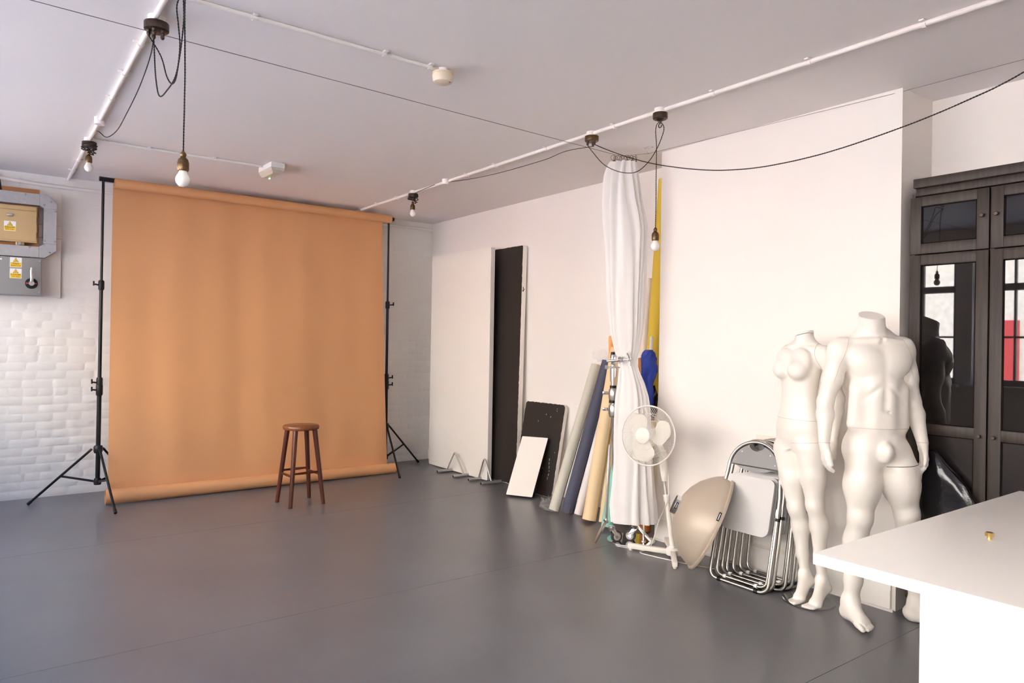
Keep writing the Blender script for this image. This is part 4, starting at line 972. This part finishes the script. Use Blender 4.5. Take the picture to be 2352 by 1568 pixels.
# black glossy bag between mannequin and cabinet
m = MB(); P = []
bag_rows = [(1034, 2139, 7), (1045, 2143, 13), (1060, 2147, 20), (1085, 2155, 33), (1110, 2163, 45), (1140, 2170, 58), (1170, 2178, 60), (1200, 2184, 60), (1260, 2192, 56), (1330, 2198, 50), (1372, 2200, 46)]
for i, (v, u, w) in enumerate(bag_rows):
    c = PXX(u, v, 4.034); k = (c - CAM).dot(CF) / FPX; row = []
    if i == len(bag_rows) - 1: c.z = .004
    for j in range(48):
        a = 2 * PI * j / 48; f = 1 + .16 * noise.noise(Vector((math.cos(a) * 2.2, math.sin(a) * 2.2, i * .9))) + .10 * abs(noise.noise(Vector((math.cos(a) * 5, math.sin(a) * 5, i * 1.6 + 5))))
        y = c.y - math.cos(a) * w * k * 1.15 * f; x = c.x + math.sin(a) * min(.032, w * k * .5) * f
        row.append(Vector((min(x, XW - .004), y, c.z + .012 * noise.noise(Vector((a * 2, i, 3))) * (0 if i == len(bag_rows) - 1 else 1))))
    P.append(row)
m.grid(P, cj=True); m.f.append(tuple(range(47, -1, -1))); k = len(m.v); m.f.append(tuple(range(k - 48, k)))
tag(m.build('black_bag', mat('black_gloss', (.008, .008, .010), .16, ior=1.6, bump=.004, bscale=9), smooth=50), 'glossy black plastic bag standing between the male mannequin and the cabinet', 'bag')

# ================================================================== WHITE TABLE
TZ = .86
tc = FLR(1867, 1269, TZ); tt = .0328; tx1 = 3.52; ty0_ = tc.y - .80
tab = thing('white_table', ((tc.x + tx1) / 2, tc.y - .4, 0), 'white table with thick top and solid base in the right foreground', 'table')
MB().box(tc.x, tx1, ty0_, tc.y, TZ - tt, TZ, .0015).build('table_top', 'table_white', tab)
pb_ = PXX(2113, 1372, tc.x + .012)
MB().box(tc.x + .012, tc.x + .032, ty0_ + .02, pb_.y, 0, TZ - tt - .001, .001).build('side_panel', 'table_white', tab)
MB().box(tc.x + .032, tx1 - .02, pb_.y - .02, pb_.y - .001, 0, TZ - tt - .001, .001).build('back_panel', 'table_white', tab)
MB().box(tx1 - .035, tx1 - .02, ty0_ + .02, pb_.y - .02, 0, TZ - tt - .001, .001).build('side_panel', 'table_white', tab)
nb_ = FLR(2273, 1238, TZ); nt_ = thing('brass_fitting', nb_, 'small brass hex fitting lying on the white table', 'fitting')
MB().lathe([(0, 0), (.007, 0), (.007, .012), (0, .012)], 18, nb_ + Vector((0, 0, .0))).build('stem', 'bright_brass', nt_)
MB().lathe([(0, .010), (.013, .010), (.013, .021), (.011, .022), (0, .022)], 6, nb_).build('hex_head', 'bright_brass', nt_, smooth=0)

# ================================================================== MANNEQUINS (one continuous body each, from a blended distance field)
import openvdb
class Body:
    def __init__(s, lo, hi, h):
        s.lo = np.array(lo, float); s.h = h; s.n = np.ceil((np.array(hi) - s.lo) / h).astype(int) + 1
        s.D = np.full(s.n, .2, np.float32); s.ax = [s.lo[i] + h * np.arange(s.n[i]) for i in range(3)]
    def region(s, lo, hi, pad):
        a = np.clip(np.floor((np.array(lo) - pad - s.lo) / s.h).astype(int), 0, s.n); b = np.clip(np.ceil((np.array(hi) + pad - s.lo) / s.h).astype(int) + 1, 0, s.n)
        sl = tuple(slice(a[i], b[i]) for i in range(3)); X, Y, Z = np.meshgrid(*(s.ax[i][sl[i]].astype(np.float32) for i in range(3)), indexing='ij', sparse=True); return sl, X, Y, Z
    def mix(s, sl, d, k, sub=False):
        a = s.D[sl]
        if sub: a2, d2 = -a, d
        else: a2, d2 = a, d
        if k > 0:
            hh = np.clip(.5 + .5 * (d2 - a2) / k, 0, 1); r = d2 + (a2 - d2) * hh - k * hh * (1 - hh)
        else: r = np.minimum(a2, d2)
        s.D[sl] = -r if sub else r
    def cone(s, a, b, ra, rb, k=.02, sub=False, sq=(1, 1, 1)):
        a, b = np.array(a, float), np.array(b, float); lo = np.minimum(a - ra, b - rb); hi = np.maximum(a + ra, b + rb)
        sl, X, Y, Z = s.region(lo, hi, k + .02); ab = b - a; L2 = max(ab @ ab, 1e-9)
        t = np.clip(((X - a[0]) * ab[0] + (Y - a[1]) * ab[1] + (Z - a[2]) * ab[2]) / L2, 0, 1)
        d = np.sqrt(((X - a[0] - ab[0] * t) / sq[0]) ** 2 + ((Y - a[1] - ab[1] * t) / sq[1]) ** 2 + ((Z - a[2] - ab[2] * t) / sq[2]) ** 2) - (ra + (rb - ra) * t); s.mix(sl, d.astype(np.float32), k, sub)
    def chain(s, pts, rs, k=.02):
        for i in range(len(pts) - 1): s.cone(pts[i], pts[i + 1], rs[i], rs[i + 1], k)
    def ell(s, c, r, k=.02, rot=(0, 0, 0), sub=False):
        c, r = np.array(c, float), np.array(r, float); R_ = np.array(Matrix.Rotation(rot[2], 3, 'Z') @ Matrix.Rotation(rot[1], 3, 'Y') @ Matrix.Rotation(rot[0], 3, 'X')).T
        m = r.max(); sl, X, Y, Z = s.region(c - m, c + m, k + .02); X = X - c[0]; Y = Y - c[1]; Z = Z - c[2]
        q = [(R_[i, 0] * X + R_[i, 1] * Y + R_[i, 2] * Z) for i in range(3)]
        k0 = np.sqrt((q[0] / r[0]) ** 2 + (q[1] / r[1]) ** 2 + (q[2] / r[2]) ** 2); k1 = np.sqrt((q[0] / r[0] ** 2) ** 2 + (q[1] / r[1] ** 2) ** 2 + (q[2] / r[2] ** 2) ** 2)
        s.mix(sl, (k0 * (k0 - 1) / np.maximum(k1, 1e-6)).astype(np.float32), k, sub)
    def loft(s, rows, k=.02, p=2.3):
        """stack of super-ellipse sections (z, half width, half depth, x centre, y centre)"""
        R_ = np.array(rows, float); lo = (R_[:, 3].min() - R_[:, 1].max(), R_[:, 4].min() - R_[:, 2].max(), R_[0, 0]); hi = (R_[:, 3].max() + R_[:, 1].max(), R_[:, 4].max() + R_[:, 2].max(), R_[-1, 0])
        sl, X, Y, Z = s.region(lo, hi, k + .02); z = Z.ravel()
        def f(c):
            t = np.linspace(R_[0, 0], R_[-1, 0], 160); v = np.interp(t, R_[:, 0], R_[:, c])
            for _ in range(3): v[1:-1] = (v[:-2] + 2 * v[1:-1] + v[2:]) / 4
            return np.interp(z, t, v).astype(np.float32)[None, None, :]
        w, d, cx, cy = f(1), f(2), f(3), f(4)
        e = (np.abs((X - cx) / w) ** p + np.abs((Y - cy) / d) ** p) ** (1 / p)
        dist = (e - 1) * np.minimum(w, d) * .95
        dz = np.maximum(R_[0, 0] - Z, Z - R_[-1, 0]); s.mix(sl, np.maximum(dist, dz).astype(np.float32), k)
    def cut(s, pt, nrm):
        pt, nrm = np.array(pt, float), np.array(nrm, float) / np.linalg.norm(nrm); sl, X, Y, Z = s.region(pt - .12, pt + .12, 0)
        s.D[sl] = np.maximum(s.D[sl], ((X - pt[0]) * nrm[0] + (Y - pt[1]) * nrm[1] + (Z - pt[2]) * nrm[2]).astype(np.float32))
    def mesh(s, name):
        g = openvdb.FloatGrid(background=.2); g.copyFromArray(s.D); V, Q = g.convertToQuads(0.0)
        V = s.lo + V * s.h; me = bpy.data.meshes.new(name); me.from_pydata(V.tolist(), [], Q[:, ::-1].tolist()); me.update()
        bm = bmesh.new(); bm.from_mesh(me)
        # keep the main shell only
        bm.verts.ensure_lookup_table()
        for _ in range(1): bmesh.ops.smooth_vert(bm, verts=bm.verts, factor=.35, use_axis_x=True, use_axis_y=True, use_axis_z=True)
        bmesh.ops.recalc_face_normals(bm, faces=bm.faces); bm.to_mesh(me); bm.free(); me.shade_smooth(); return me
class Pose:
    """turns a photo pixel plus a local depth into a point of the mannequin's own frame (faces -Y, z up)"""
    def __init__(s, o, rz): s.o = Vector(o); s.M = Matrix.Translation(s.o) @ Matrix.Rotation(rz, 4, 'Z'); s.I = s.M.inverted(); s.rz = rz
    def at(s, u, v, y=0.0):
        c = s.I @ CAM; d = (s.I.to_3x3() @ ray(u, v)); k = (y - c.y) / d.y; return np.array(c + d * k)
def vnorm(v): return v / np.linalg.norm(v)
def hand(B, w, d, palm_n, side, sc=1.0):
    """relaxed hand: wrist point, pointing direction, palm normal, thumb side vector"""
    w, d, n, s_ = map(lambda q: np.array(q, float), (w, d, palm_n, side)); d = vnorm(d); s_ = vnorm(s_ - d * (s_ @ d)); n = vnorm(np.cross(d, s_)) if np.cross(d, s_) @ n > 0 else -vnorm(np.cross(d, s_))
    B.cone(w, w + d * .03 * sc, .021 * sc, .024 * sc, .012)
    for off in (-.021, -.007, .007, .021): B.cone(w + d * .022 * sc + s_ * off * .6 * sc, w + d * .085 * sc + s_ * off * sc, .013 * sc, .0125 * sc, .012)
    for off, L in ((.0245, .068), (.0085, .076), (-.0085, .071), (-.0245, .056)):
        a = w + d * .085 * sc + s_ * off * sc * 1.05; d1 = vnorm(d + n * .18 + s_ * off * 2.0); b = a + d1 * L * .45 * sc; d2 = vnorm(d + n * .62 + s_ * off * .5); c = b + d2 * L * .32 * sc; e = c + vnorm(d + n * 1.1) * L * .26 * sc
        B.cone(a, b, .0098 * sc, .0090 * sc, .005); B.cone(b, c, .0090 * sc, .0082 * sc, .003); B.cone(c, e, .0082 * sc, .0070 * sc, .003)
    a = w + d * .022 * sc + s_ * .020 * sc + n * .004; b = a + vnorm(d * .9 + s_ * .40 + n * .12) * .042 * sc; c = b + vnorm(d + s_ * .02 + n * .12) * .034 * sc; e = c + vnorm(d + n * .3) * .022 * sc
    B.cone(a, b, .0150 * sc, .0115 * sc, .012); B.cone(b, c, .0112 * sc, .0098 * sc, .004); B.cone(c, e, .0098 * sc, .0080 * sc, .003)
def foot(B, ank, yaw, sc=1.0, tip=0.0):
    """ankle point in body frame; toes point to -Y turned by yaw; tip>0 raises the heel"""
    c, s_ = math.cos(yaw), math.sin(yaw)
    def L(x, y, z): x *= sc; y *= sc; z *= sc; return np.array([ank[0] + c * x - s_ * y, ank[1] + s_ * x + c * y, z])
    hz = tip
    B.cone(np.array(ank), L(0, .022, .034 + hz), .036 * sc, .034 * sc, .03)
    B.ell(L(0, .030, .032 + hz), (.031 * sc, .036 * sc, .032 * sc), .02, (0, 0, yaw))
    B.cone(np.array(ank) + np.array([0, 0, -.01]), L(.0, -.085, .036 + hz * .35), .034 * sc, .027 * sc, .035)
    B.cone(L(.002, .02, .026 + hz), L(-.012, -.115, .021), .026 * sc, .021 * sc, .025); B.cone(L(.0, .02, .026 + hz), L(.022, -.105, .020), .024 * sc, .019 * sc, .025)
    B.cone(L(0.0, -.03, .045 + hz * .75), L(0, -.105, .026), .026 * sc, .020 * sc, .03)
    for i, (x, y, r, ln) in enumerate(((-.028, -.128, .0135, .034), (-.006, -.130, .0105, .034), (.010, -.124, .0098, .030), (.024, -.116, .0092, .026), (.036, -.104, .0088, .022))):
        x = -x if foot.flip else x
        B.cone(L(x, y + .02, .018), L(x * 1.06, y - ln, .0125), r * 1.05 * sc, r * .95 * sc, .004)
foot.flip = False
def seam(parent, name, bvh, c, nrm, rmax, inset=.0004, material='seam_line', r=.0011):
    """thin joint line following the body where a plane cuts it, open where the body runs on"""
    c, nrm = Vector(c), Vector(nrm).normalized(); a = nrm.orthogonal().normalized(); b = nrm.cross(a); P = []; N = 96
    for k in range(N):
        th = 2 * PI * k / N; d = a * math.cos(th) + b * math.sin(th); h = bvh.ray_cast(c, d, rmax)
        P.append(None if h[0] is None else h[0] + d * inset)
    m = MB()
    if None not in P: m.tube(P, r, 4, closed=True)
    else:
        k0 = P.index(None); P = P[k0:] + P[:k0]; run = []
        for p in P + [None]:
            if p is None:
                if len(run) > 6: m.tube(run, r, 4)
                run = []
            else: run.append(p)
    if not m.v: return None
    me = m.mesh(name, 60); me.materials.append(MATS[material]); o = bpy.data.objects.new(name, me); COL.objects.link(o); o.parent = parent; return o
from mathutils.bvhtree import BVHTree
mat('seam_line', (.60, .50, .42), .6); mat('seam_dark', (.05, .035, .03), .7)

# ---- male
def yaw_to(dirv): return math.atan2(dirv[1], dirv[0]) + PI / 2        # local -Y points along dirv
mo = Vector((3.785, 1.872, .009)); vd = Vector((mo.x, mo.y, 0)).normalized(); vr = Vector((vd.y, -vd.x, 0))
fm = -vd * math.cos(math.radians(24)) + vr * math.sin(math.radians(24))
PM = Pose(mo, yaw_to(fm)); A = PM.at
male = thing('mannequin', mo, 'headless white male mannequin standing barefoot beside the black cabinet', 'mannequin', rz=PM.rz)
B = Body((-.42, -.30, -.01), (.46, .26, 1.72), .0045)
cx = A(2013, 900, 0)[0]
def tx(u, v): return A(u, v, 0)[0]
T = []
for (z, uL, uR, dep, cy) in ((.84, 1960, 2075, .085, .015), (.90, 1948, 2080, .112, .012), (.96, 1946, 2080, .118, .010), (1.02, 1949, 2074, .112, .004), (1.08, 1953, 2068, .102, .0), (1.14, 1956, 2062, .097, -.002), (1.20, 1955, 2062, .100, -.002), (1.27, 1948, 2070, .110, .0), (1.34, 1940, 2077, .118, .006), (1.40, 1938, 2078, .115, .014), (1.44, 1946, 2072, .100, .022), (1.475, 1958, 2062, .080, .028), (1.50, 1974, 2046, .066, .03)):
    v = 1437 - z * 443; xl, xr = A(uL, v, 0)[0], A(uR, v, 0)[0]; T.append((z, (xr - xl) / 2 * .935, dep, (xl + xr) / 2, cy))
B.loft(T, .02, 2.2)
xm = {round(t[0], 2): t[3] for t in T}; xc = float(np.mean([t[3] for t in T]))
nk = A(1998, 722, -.015); nk0 = A(2008, 790, .02)
B.cone(nk0 + np.array([0, 0, -.05]), nk + np.array([0, -.006, .05]), .068, .0600, .045)
for s in (-1, 1): B.cone(nk0 + np.array([s * .016, -.062, -.02]), nk + np.array([s * .050, -.015, 0]), .011, .014, .016)
for s in (-1, 1):
    sh = A(1931, 808, .012) if s < 0 else A(2070, 808, .012)
    B.cone(np.array([xc + s * .05, .028, 1.50]), sh + np.array([-s * .02, .01, .015]), .048, .046, .045)      # trapezius
    B.ell((xc + s * .070, -.070, 1.362), (.084, .044, .064), .018, (.12, s * .25, s * .25)); B.ell((xc + s * .080, -.045, 1.41), (.085, .045, .06), .04)                     # chest
    B.ell((xc + s * .10, .085, 1.34), (.085, .05, .12), .03)                                                  # back
    B.ell((xc + s * .068, .070, .905), (.070, .050, .085), .04)                                               # seat
    B.cone((xc + s * .02, -.072, 1.487), (xc + s * .15, -.030, 1.478), .012, .013, .02)                        # collar bone
    B.cone((xc + s * .034, -.074, 1.24), (xc + s * .030, -.072, 1.05), .034, .030, .05)                     # stomach
    B.cone((xc + s * .112, -.045, 1.22), (xc + s * .118, -.035, 1.05), .036, .036, .05)
    B.cone(sh, A(2070 if s > 0 else 1931, 800, .012), .058, .060, .03)
B.cone((xc + .004, -.135, 1.41), (xc + .004, -.118, 1.13), .010, .006, .024, sub=True)
for s in (-1, 1): B.cone((xc + s * .02, -.128, 1.25), (xc + s * .115, -.098, 1.16), .004, .004, .022, sub=True)                                       # centre groove
for s in (-1, 1): B.cone((xc + s * .085, -.128, 1.03), (xc + s * .02, -.128, .93), .008, .008, .03, sub=True)
B.ell(np.array(A(2040, 947, -.1)) * np.array([1, 0, 1]) + np.array([0, -.108, 0]), (.004, .009, .006), .010, sub=True)
# arms
for s, el, wr, hd_, pal, ey, wy in ((-1, (1896, 922), (1893, 1016), (1897, 1085), (.6, .5, 0), .035, -.03), (1, (2095, 922), (2119, 1016), (2126, 1086), (-.8, .2, 0), .035, -.02)):
    sh = A(1929, 806, .012) if s < 0 else A(2072, 806, .012); e = A(*el, ey); w = A(*wr, wy); hh = A(*hd_, wy - .02)
    B.ell(sh + np.array([s * .004, 0, -.012]), (.056, .062, .075), .025)
    B.chain([sh, sh * .45 + e * .55, e], [.052, .049, .041], .02); B.ell(sh * .55 + e * .45 + np.array([0, -.012, 0]), (.044, .048, .085), .02)
    B.chain([e, e * .68 + w * .32, w], [.041, .043, .0275], .02)
    hand(B, w, hh - w, (-s * .85, -.15, 0), (0, -1, 0), 1.0)
# legs
for s, hp, kn, an, kx, ky_, ay, fy in ((-1, (1983, 1045), (1976, 1188), (1953, 1392), 0, -.03, .02, .12), (1, (2055, 1045), (2083, 1180), (2107, 1385), 0, -.02, .03, .75)):
    h_ = A(*hp, .0); k_ = A(*kn, ky_); a_ = A(*an, ay)
    if s > 0: foot.flip = False
    B.chain([h_, h_ * .5 + k_ * .5, k_], [.082, .081, .060], .05); B.ell(h_ * .60 + k_ * .40 + np.array([0, -.02, 0]), (.082, .085, .15), .03)
    B.ell(k_ + np.array([0, -.022, .005]), (.042, .036, .048), .02)
    c1 = k_ * .72 + a_ * .28 + np.array([0, .02, 0]); B.chain([k_, c1, k_ * .3 + a_ * .7, a_], [.057, .058, .043, .035], .025); B.ell(c1 + np.array([0, .018, 0]), (.052, .050, .10), .02)
    foot.flip = s > 0
    foot(B, (a_[0], a_[1], .10), fy, 1.08)
gx = A(2039, 1035, -.12)[0]; B.ell((gx, -.108, .905), (.034, .040, .054), .022, (.2, 0, 0))
B.cut(A(1998, 723, -.01), (0, -.40, .92))
me = B.mesh('body'); me.materials.append(MATS['mannequin_gloss']); bo = bpy.data.objects.new('body', me); COL.objects.link(bo); bo.parent = male
bm = bmesh.new(); bm.from_mesh(me); bv = BVHTree.FromBMesh(bm); bm.free()
def at3(u, v, y): return Vector(A(u, v, y))
seam(male, 'waist_joint', bv, (xc, 0, 1.028), (0, 0, 1), .5)
p_ = at3(2068, 1064, 0); seam(male, 'thigh_joint', bv, p_, (-.08, 0, 1), .135, material='seam_dark', r=.0016)
for u, v, y in ((1893, 1016, -.03), (2119, 1016, -.02)): seam(male, 'wrist_joint', bv, at3(u, v, y), (0, .1, 1), .1)
for s, u in ((-1, 1935), (1, 2066)): seam(male, 'shoulder_joint', bv, at3(u + s * 9, 822, .01), (s * .95, 0, .3), .14)

# ---- female
fo = Vector((3.765, 2.29, .008)); vd = Vector((fo.x, fo.y, 0)).normalized(); vr = Vector((vd.y, -vd.x, 0))
ff = -vd * math.cos(math.radians(44)) - vr * math.sin(math.radians(44))
PF = Pose(fo, yaw_to(ff)); A = PF.at
fem = thing('mannequin', fo, 'headless white female mannequin with one arm standing on tiptoe on a glass disc', 'mannequin', rz=PF.rz)
B = Body((-.30, -.30, 0), (.34, .26, 1.66), .0042)
SF = FPX / (fo - CAM).dot(CF); v0 = (784 + (1840 - 1176) * math.tan(math.radians(.824))) + H * SF
T = []
for (z, w_, dep, cu, cy) in ((.86, .11, .075, 1838, .012), (.92, .146, .100, 1838, .012), (.97, .152, .104, 1838, .010), (1.02, .146, .096, 1838, .005), (1.07, .130, .086, 1837, .0), (1.13, .113, .078, 1836, -.002), (1.19, .108, .076, 1836, -.002), (1.25, .114, .082, 1837, .0), (1.31, .124, .088, 1839, .005), (1.37, .126, .084, 1842, .012), (1.415, .108, .070, 1845, .018), (1.445, .066, .054, 1846, .022)):
    T.append((z, w_, dep, A(cu, v0 - z * SF, cy)[0], cy))
B.loft(T, .02, 2.15); xc = float(np.mean([t[3] for t in T]))
nk = A(1850, 764, -.0); nk0 = A(1846, 815, .015)
B.cone(nk0 + np.array([0, 0, -.04]), nk + np.array([0, -.004, .05]), .055, .0455, .04)
xs = T[-2][3]
for s in (-1, 1):
    sh = np.array([xs + s * (.150 if s > 0 else .118), .015, 1.412])
    B.cone(np.array([xs + s * .04, .022, 1.452]), sh, .036, .034, .04); B.ell(sh + np.array([0, 0, -.015]), (.040, .044, .052) if s > 0 else (.030, .042, .055), .025)
    B.ell((xc + s * .060, -.082, 1.315), (.054, .046, .054), .030, (0, 0, s * .25)); B.ell((xc + s * .060, -.055, 1.37), (.060, .035, .065), .03)
    B.ell((xc + s * .066, .075, .915), (.072, .060, .080), .03)
    B.cone((xs + s * .015, -.040, 1.445), (xs + s * .10, -.020, 1.436), .008, .009, .018)
sh = np.array([xs + .156, .015, 1.405]); e = A(1926, 915, .085); w = A(1914, 1012, .055); hh = A(1909, 1080, .035)
B.chain([sh, sh * .5 + e * .5, e], [.040, .037, .031], .02); B.chain([e, e * .7 + w * .3, w], [.031, .032, .021], .02); hand(B, w, hh - w, (-.85, -.1, 0), (0, -1, 0), .86)
for s, hp, kn, an, hl, bp in ((-1, (1810, 1030), (1829, 1165), (1849, 1316), (1861, 1334), (1829, 1377)), (1, (1862, 1030), (1872, 1160), (1889, 1330), (1899, 1350), (1866, 1390))):
    q = np.array(PF.I @ FLR(bp[0], bp[1], .02)); ball = q + np.array([0, .02, .006]); ay = ball[1] + .105
    h_ = A(*hp, .0); a_ = A(*an, ay); k_ = A(*kn, ay * .3 - .02); heel = A(*hl, ay + .022)
    B.chain([h_, h_ * .5 + k_ * .5, k_], [.082, .066, .046], .03); B.ell(k_ + np.array([0, -.016, .005]), (.033, .028, .040), .02)
    c1 = k_ * .72 + a_ * .28 + np.array([0, .012, 0]); B.chain([k_, c1, k_ * .3 + a_ * .7, a_], [.044, .046, .032, .025], .025); B.ell(c1 + np.array([0, .012, 0]), (.041, .042, .09), .02)
    B.cone(a_, heel, .025, .022, .025); B.cone(heel, ball, .020, .022, .03); B.cone(a_ + np.array([0, -.015, -.01]), ball + np.array([0, .01, .012]), .025, .022, .035)
    B.cone(ball + np.array([-.013, 0, 0]), ball + np.array([.015, .004, 0]), .020, .019, .02)
    for x, r, ln in ((-.023, .0105, .050), (-.008, .0085, .050), (.004, .0080, .046), (.015, .0075, .040), (.024, .0072, .032)):
        x = x if s > 0 else -x; B.cone(ball + np.array([x, -.012, -.008]), ball + np.array([x * 1.1, -.012 - ln, -.0135]), r * 1.15, r, .004)
B.cut(A(1850, 762, 0), (-.22, -.10, .97))
me = B.mesh('body'); me.materials.append(MATS['mannequin_gloss']); bo = bpy.data.objects.new('body', me); COL.objects.link(bo); bo.parent = fem
bm = bmesh.new(); bm.from_mesh(me); bv = BVHTree.FromBMesh(bm); bm.free()
seam(fem, 'waist_joint', bv, (T[3][3], 0, 1.035), (0.02, 0, 1), .4)
seam(fem, 'neck_ring', bv, A(1850, 767, 0), (-.22, -.10, .97), .2, material='chrome', r=.0035, inset=-.001)
seam(fem, 'thigh_joint', bv, A(1862, 1016, 0), (-0.12, 0, 1), .105)
seam(fem, 'shoulder_joint', bv, (xs + .13, .015, 1.40), (.95, 0, .25), .14)
gp = FLR(1857, 1380); gb = thing('glass_disc', (gp.x, gp.y, 0), 'round glass disc under the tiptoe feet of the female mannequin', 'display base')
glass_mat('base_glass', (.93, .95, .92))
MB().lathe([(0, .0005), (.140, .0005), (.144, .003), (.144, .006), (.141, .0085), (0, .0085)], 56, gp).build('disc', 'base_glass', gb)
sp = FLR(1893, 1352, .008); MB().cyl(sp, sp + Vector((0, 0, .30)), .005, n=10).build('support_rod', 'chrome', gb)
